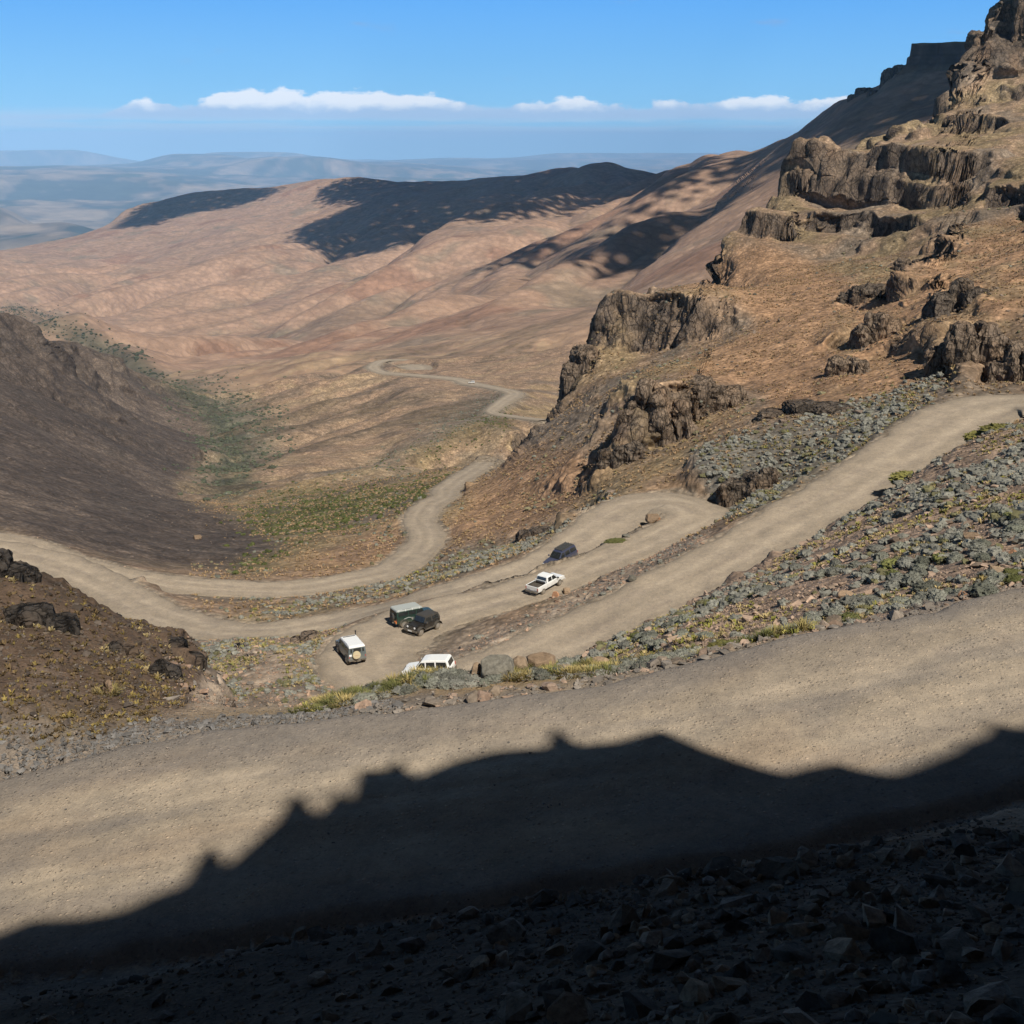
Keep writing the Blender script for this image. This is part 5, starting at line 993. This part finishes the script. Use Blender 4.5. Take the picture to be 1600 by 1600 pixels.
def offroader(t, paint_, roof, L=4.55, boxy=True):
    W = .865; gh = lambda x, z: W - max(0, z - 1.28) * .13
    body = VB().loft([(-2.25, .52), (-2.25, 1.28), (.98, 1.28), (1.0, 1.12), (1.0, .52)], lambda x, z: W, .03)
    body.loft([(.98, .56), (.98, 1.17), (2.12, 1.10), (2.2, 1.02), (2.2, .56)], lambda x, z: W, .04).loft([(1.0, 1.14), (1.0, 1.28), (2.08, 1.2), (2.2, 1.1)], lambda x, z: .56, .03)
    body.loft([(-2.25, 1.26), (-2.2, 1.80), (.66, 1.80), (.98, 1.26)], gh, .02).build('body', paint_, t)
    rf = VB().loft([(-2.24, 1.79), (-2.2, 1.95), (-2.0, 2.0), (.45, 2.0), (.70, 1.93), (.74, 1.79)], lambda x, z: gh(0, 1.8) - max(0, z - 1.9) * .6, .03).build('roof', roof, t)
    aw = VB()
    for sgn in (1, -1): aw.poly([(-1.55, sgn * .745, 1.905), (-.55, sgn * .745, 1.905), (-.55, sgn * .70, 1.975), (-1.55, sgn * .70, 1.975)], (0, sgn * .02, .02))
    aw.build('roof_window', 'glass', rf)
    for q in ([(.05, 1.33), (.05, 1.72), (.66, 1.72), (.86, 1.33)], [(-.85, 1.33), (-.85, 1.72), (-.05, 1.72), (-.05, 1.33)], [(-2.05, 1.33), (-2.02, 1.72), (-.95, 1.72), (-.95, 1.33)]):
        side_panel(VB(), gh, q).build('side_window', 'glass', t)
    VB().poly([(.985, -.72, 1.33), (.985, .72, 1.33), (.715, .68, 1.74), (.715, -.68, 1.74)], (.02, 0, .012)).build('windscreen', 'glass', t)
    VB().poly([(-2.262, -.38, 1.38), (-2.262, .38, 1.38), (-2.225, .36, 1.74), (-2.225, -.36, 1.74)], (-.012, 0, 0)).poly([(-2.262, .5, 1.38), (-2.262, .68, 1.38), (-2.225, .66, 1.72), (-2.225, .5, 1.72)], (-.012, 0, 0)).poly([(-2.262, -.5, 1.38), (-2.262, -.68, 1.38), (-2.225, -.66, 1.72), (-2.225, -.5, 1.72)], (-.012, 0, 0)).build('rear_window', 'glass', t)
    wheels(t, (-1.42, 1.38), .40, .76)
    a = VB()
    for x in (-1.42, 1.38):
        for sgn in (1, -1): a.arch(x, .42, .46, sgn * W - (.0 if sgn > 0 else .06), .06)
    a.build('wheel_arch', 'trim', t)
    VB().box(2.2, 2.34, -.8, .8, .48, .64).build('front_bumper', 'trim', t); VB().box(-2.34, -2.24, -.85, -.35, .5, .62).box(-2.34, -2.24, .35, .85, .5, .62).box(-2.4, -2.25, -.12, .12, .42, .52).build('rear_bumper', 'trim', t)
    VB().box(-2.2, 2.1, -.45, .45, .36, .55).build('chassis', 'trim', t)
    for sgn in (1, -1):
        VB().cyl((2.21, sgn * .68, .9), .09, .04, 'x').build('headlight', 'lens', t); VB().cyl((-2.26, sgn * .78, .98), .045, .03, 'x').cyl((-2.26, sgn * .78, .86), .045, .03, 'x').build('tail_light', 'red', t)
        VB().box(-1.98, -1.95, sgn * .76 - .14, sgn * .76 + .14, .16, .5).build('mud_flap', 'dusty', t); VB().box(.9, 1.0, sgn * .98 - .09, sgn * .98 + .09, 1.25, 1.45).box(.92, .96, sgn * .9 - .06, sgn * .9 + .06, 1.28, 1.32).build('wing_mirror', 'trim', t)
    VB().box(2.195, 2.225, -.52, .52, .66, 1.04).build('grille', 'trim', t)
def spare(t, m): 
    w = VB().cyl((-2.38, .12 if m == 'cover' else -.05, 1.12), .39, .22, 'x', 32, .04).build('spare_wheel', m, t)
    if m == 'cover':
        b = VB()
        for k in range(6): b.box(-2.5, -2.494, -.10 + k * .075, -.055 + k * .075, 1.105 + .01 * (k % 2), 1.125 + .01 * (k % 2), 0)
        b.build('cover_marking', 'red', w)
t = place('off_road_car', 'blue grey boxy off-road car with white roof and beige spare wheel cover, seen from behind', 'car', 548, 1026, -47.9, (-.42, .91), 'hairpin_road')
offroader(t, 'steel', 'white'); spare(t, 'cover'); VB().poly([(-2.258, .56, 1.0), (-2.258, .80, 1.0), (-2.258, .80, 1.2), (-2.258, .56, 1.2)], (-.012, 0, 0)).build('rear_panel', 'lens', t)
VB().box(.98, 1.06, -.92, -.84, 1.2, 2.12).cyl((1.02, -.88, 2.16), .08, .14, 'z', 12).build('air_snorkel', 'trim', t); VB().box(.25, .32, -.6, .6, 2.0, 2.05).build('roof_bar', 'trim', t)
t = place('off_road_car', 'dark green boxy off-road car with pale roof, partly behind the black jeep', 'car', 645, 972, -48.2, (.86, .52), 'hairpin_road')
offroader(t, 'green', 'cream'); spare(t, 'tyre')
VB().box(-2.36, -2.25, -.86, -.45, .62, .80).build('tail_light', 'amber', t, 'orange rear light cluster'); side_panel(VB(), lambda x, z: .865, [(-1.5, .95), (-1.3, 1.05), (-.9, 1.12), (-.5, 1.02), (-.2, .98), (-.5, .96), (-.9, 1.04), (-1.3, .97)]).build('side_marking', 'cream', t)
for k in range(4): VB().box(-2.0 + k * .78, -1.95 + k * .78, -.80, -.74, 1.76, 1.98).box(-2.0 + k * .78, -1.95 + k * .78, .74, .80, 1.76, 1.98).build('roof_rib', 'white', t)

def jeep():
    t = place('jeep', 'black soft-top two-door jeep facing downhill in front of the dark green car', 'car', 661, 985, -48.2, (-.62, -.80), 'hairpin_road'); W = .78; gh = lambda x, z: .77 - max(0, z - 1.15) * .16
    VB().loft([(-1.75, .5), (-1.78, 1.14), (.62, 1.14), (.62, .5)], lambda x, z: W, .04).loft([(.6, .55), (.6, 1.14), (1.72, 1.06), (1.8, .95), (1.8, .6)], lambda x, z: .70 - max(0, x - .6) * .09, .05).build('body', 'black', t)
    VB().loft([(-1.80, 1.12), (-1.62, 1.72), (-1.45, 1.80), (.18, 1.80), (.34, 1.74), (.60, 1.12)], gh, .04).build('soft_top', 'dusty', t)
    for q in ([(-.42, 1.2), (-.42, 1.64), (.3, 1.64), (.46, 1.2)], [(-1.55, 1.2), (-1.42, 1.62), (-.62, 1.62), (-.62, 1.2)]): side_panel(VB(), gh, q).build('side_window', 'glass', t)
    VB().poly([(.60, -.66, 1.17), (.60, .66, 1.17), (.37, .62, 1.68), (.37, -.62, 1.68)], (.02, 0, .012)).build('windscreen', 'glass', t)
    wheels(t, (-1.28, 1.28), .43, .76, .30)
    a = VB()
    for x in (-1.28, 1.28):
        for sgn in (1, -1): a.arch(x, .45, .48, sgn * .9 - .18, .36, .05, 8, 172)
    a.box(-.82, .8, -.92, -.76, .46, .54).box(-.82, .8, .76, .92, .46, .54).build('fender_flare', 'dusty', t)
    VB().box(1.84, 2.0, -.85, .85, .5, .68).build('front_bumper', 'trim', t); VB().box(-1.98, -1.8, -.8, .8, .5, .66).build('rear_bumper', 'trim', t); VB().cyl((-1.95, .1, 1.05), .42, .24, 'x', 28, .04).build('spare_wheel', 'tyre', t)
    g = VB()
    for k in range(7): g.box(1.79, 1.83, -.27 + k * .09 - .025, -.27 + k * .09 + .025, .72, 1.0, 0)
    g.build('grille', 'trim', t); VB().box(-1.6, 1.7, -.4, .4, .38, .55).build('chassis', 'trim', t)
    for sgn in (1, -1): VB().cyl((1.82, sgn * .47, .90), .115, .05, 'x').build('headlight', 'lens', t); VB().box(.50, .58, sgn * .98 - .1, sgn * .98 + .1, 1.2, 1.38).box(.52, .56, sgn * .84 - .08, sgn * .84 + .08, 1.22, 1.26).build('wing_mirror', 'chrome', t)
    VB().box(2.0, 2.015, -.26, .26, .53, .66, 0).build('number_plate', 'lens', t)
jeep()
def wagon(t, pm, rails, L=4.8):
    W = .86; gh = lambda x, z: W - .03 - max(0, z - 1.15) * .20
    VB().loft([(-2.3, .45), (-2.35, .9), (-2.3, 1.14), (.95, 1.14), (2.15, 1.02), (2.35, .85), (2.35, .45)], lambda x, z: W - max(0, x - 1.7) * .12, .06).loft([(-2.3, 1.1), (-2.16, 1.72), (-2.05, 1.86), (-.2, 1.9), (.32, 1.84), (1.05, 1.1)], gh, .07).build('body', pm, t)
    for q in ([(.02, 1.2), (.02, 1.68), (.42, 1.68), (.86, 1.2)], [(-.92, 1.2), (-.92, 1.70), (-.1, 1.70), (-.1, 1.2)], [(-2.1, 1.2), (-2.0, 1.66), (-1.06, 1.70), (-1.06, 1.2)]): side_panel(VB(), gh, q).build('side_window', 'glass', t)
    VB().poly([(1.03, -.70, 1.18), (1.03, .70, 1.18), (.45, .62, 1.74), (.45, -.62, 1.74)], (.02, 0, .02)).build('windscreen', 'glass', t); VB().poly([(-2.29, -.6, 1.2), (-2.29, .6, 1.2), (-2.17, .56, 1.68), (-2.17, -.56, 1.68)], (-.02, 0, 0)).build('rear_window', 'glass', t)
    wheels(t, (-1.45, 1.42), .38, .76)
    VB().box(2.3, 2.46, -.82, .82, .42, .62).build('front_bumper', 'trim', t); VB().box(-2.46, -2.32, -.82, .82, .42, .6).build('rear_bumper', 'trim', t); VB().box(2.33, 2.38, -.5, .5, .68, .88).build('grille', 'trim', t)
    for sgn in (1, -1): VB().box(2.3, 2.38, sgn * .64 - .13, sgn * .64 + .13, .7, .87).build('headlight', 'lens', t); VB().box(-2.38, -2.32, sgn * .78 - .06, sgn * .78 + .06, .75, 1.05).build('tail_light', 'red', t); VB().box(.82, .92, sgn * .98 - .09, sgn * .98 + .09, 1.18, 1.36).build('wing_mirror', pm, t)
    if rails:
        rk = VB().box(-2.0, .2, -.64, .64, 1.90, 1.93, 0).build('roof_rack', 'trim', t)
        for k in range(4): VB().box(-2.05, .25, -.66 + k * .43, -.63 + k * .43, 1.95, 2.0, 0).build('rail', 'chrome', rk)
t = place('station_wagon', 'white station wagon half hidden behind the shrubs of the near road bank', 'car', 672, 1052, -46.9, (-.97, .24), 'hairpin_road'); wagon(t, 'white', False)
t = place('station_wagon', 'navy blue wagon with black roof rack, behind the white pickup', 'car', 876, 878, -48.5, (-.66, -.75), 'hairpin_road'); wagon(t, 'navy', True)
t = place('parked_car', 'tiny white car on the far bend of the distant road', 'car', 737, 598, 828, (-.95, .3), 'far_road'); wagon(t, 'white', False)
def pickup():
    t = place('pickup_truck', 'white double cab pickup with black load bed, seen from behind', 'pickup truck', 853, 918, -47.9, (.62, .78), 'hairpin_road'); W = .87; gh = lambda x, z: W - .03 - max(0, z - 1.08) * .24
    b = VB().loft([(-2.5, .5), (-2.52, .78), (-.75, .78), (-.75, .5)], lambda x, z: W, .03).box(-2.5, -.75, W - .09, W, .76, 1.12, .02).box(-2.5, -.75, -W, -W + .09, .76, 1.12, .02).box(-2.54, -2.46, -W, W, .70, 1.12, .02)
    b.loft([(-.78, .48), (-.78, 1.1), (1.05, 1.1), (2.3, .98), (2.52, .8), (2.52, .48)], lambda x, z: W - max(0, x - 1.8) * .14, .06).loft([(-.78, 1.06), (-.62, 1.66), (-.5, 1.74), (.35, 1.74), (.55, 1.68), (1.25, 1.06)], gh, .06).build('body', 'white', t)
    VB().box(-2.44, -.8, -.76, .76, .79, .83, 0).box(-2.44, -2.42, -.76, .76, .83, 1.08, 0).box(-.84, -.8, -.76, .76, .83, 1.08, 0).box(-2.44, -.8, .75, .77, .83, 1.1, 0).box(-2.44, -.8, -.77, -.75, .83, 1.1, 0).build('bed_liner', 'trim', t)
    for q in ([(.16, 1.16), (.16, 1.60), (.55, 1.60), (1.02, 1.16)], [(-.60, 1.16), (-.50, 1.60), (.06, 1.60), (.06, 1.16)]): side_panel(VB(), gh, q).build('side_window', 'glass', t)
    VB().poly([(-.80, -.64, 1.18), (-.80, .64, 1.18), (-.655, .58, 1.62), (-.655, -.58, 1.62)], (-.015, 0, 0)).build('rear_window', 'glass', t); VB().poly([(1.2, -.68, 1.14), (1.2, .68, 1.14), (.62, .6, 1.64), (.62, -.6, 1.64)], (.02, 0, .02)).build('windscreen', 'glass', t)
    VB().box(-1.02, -.96, -.72, .72, 1.28, 1.36).box(-1.02, -.96, -.74, -.68, 1.05, 1.34).box(-1.02, -.96, .68, .74, 1.05, 1.34).build('roll_bar', 'white', t)
    wheels(t, (-1.55, 1.5), .38, .76); VB().box(-2.72, -2.54, -.8, .8, .42, .58).box(-2.8, -2.7, -.05, .05, .4, .5).build('rear_bumper', 'trim', t); VB().box(2.46, 2.62, -.8, .8, .42, .62).build('front_bumper', 'white', t); VB().box(-2.3, 2.3, -.45, .45, .34, .5).build('chassis', 'trim', t)
    for sgn in (1, -1): VB().box(-2.555, -2.5, sgn * .80 - .06, sgn * .80 + .06, .72, 1.02).build('tail_light', 'red', t); VB().box(2.44, 2.5, sgn * .62 - .14, sgn * .62 + .14, .72, .88).build('headlight', 'lens', t); VB().box(.95, 1.04, sgn * .98 - .1, sgn * .98 + .1, 1.12, 1.28).build('wing_mirror', 'trim', t)
    VB().box(-2.56, -2.545, -.24, .24, .66, .77, 0).build('number_plate', 'lens', t)
pickup()
#END
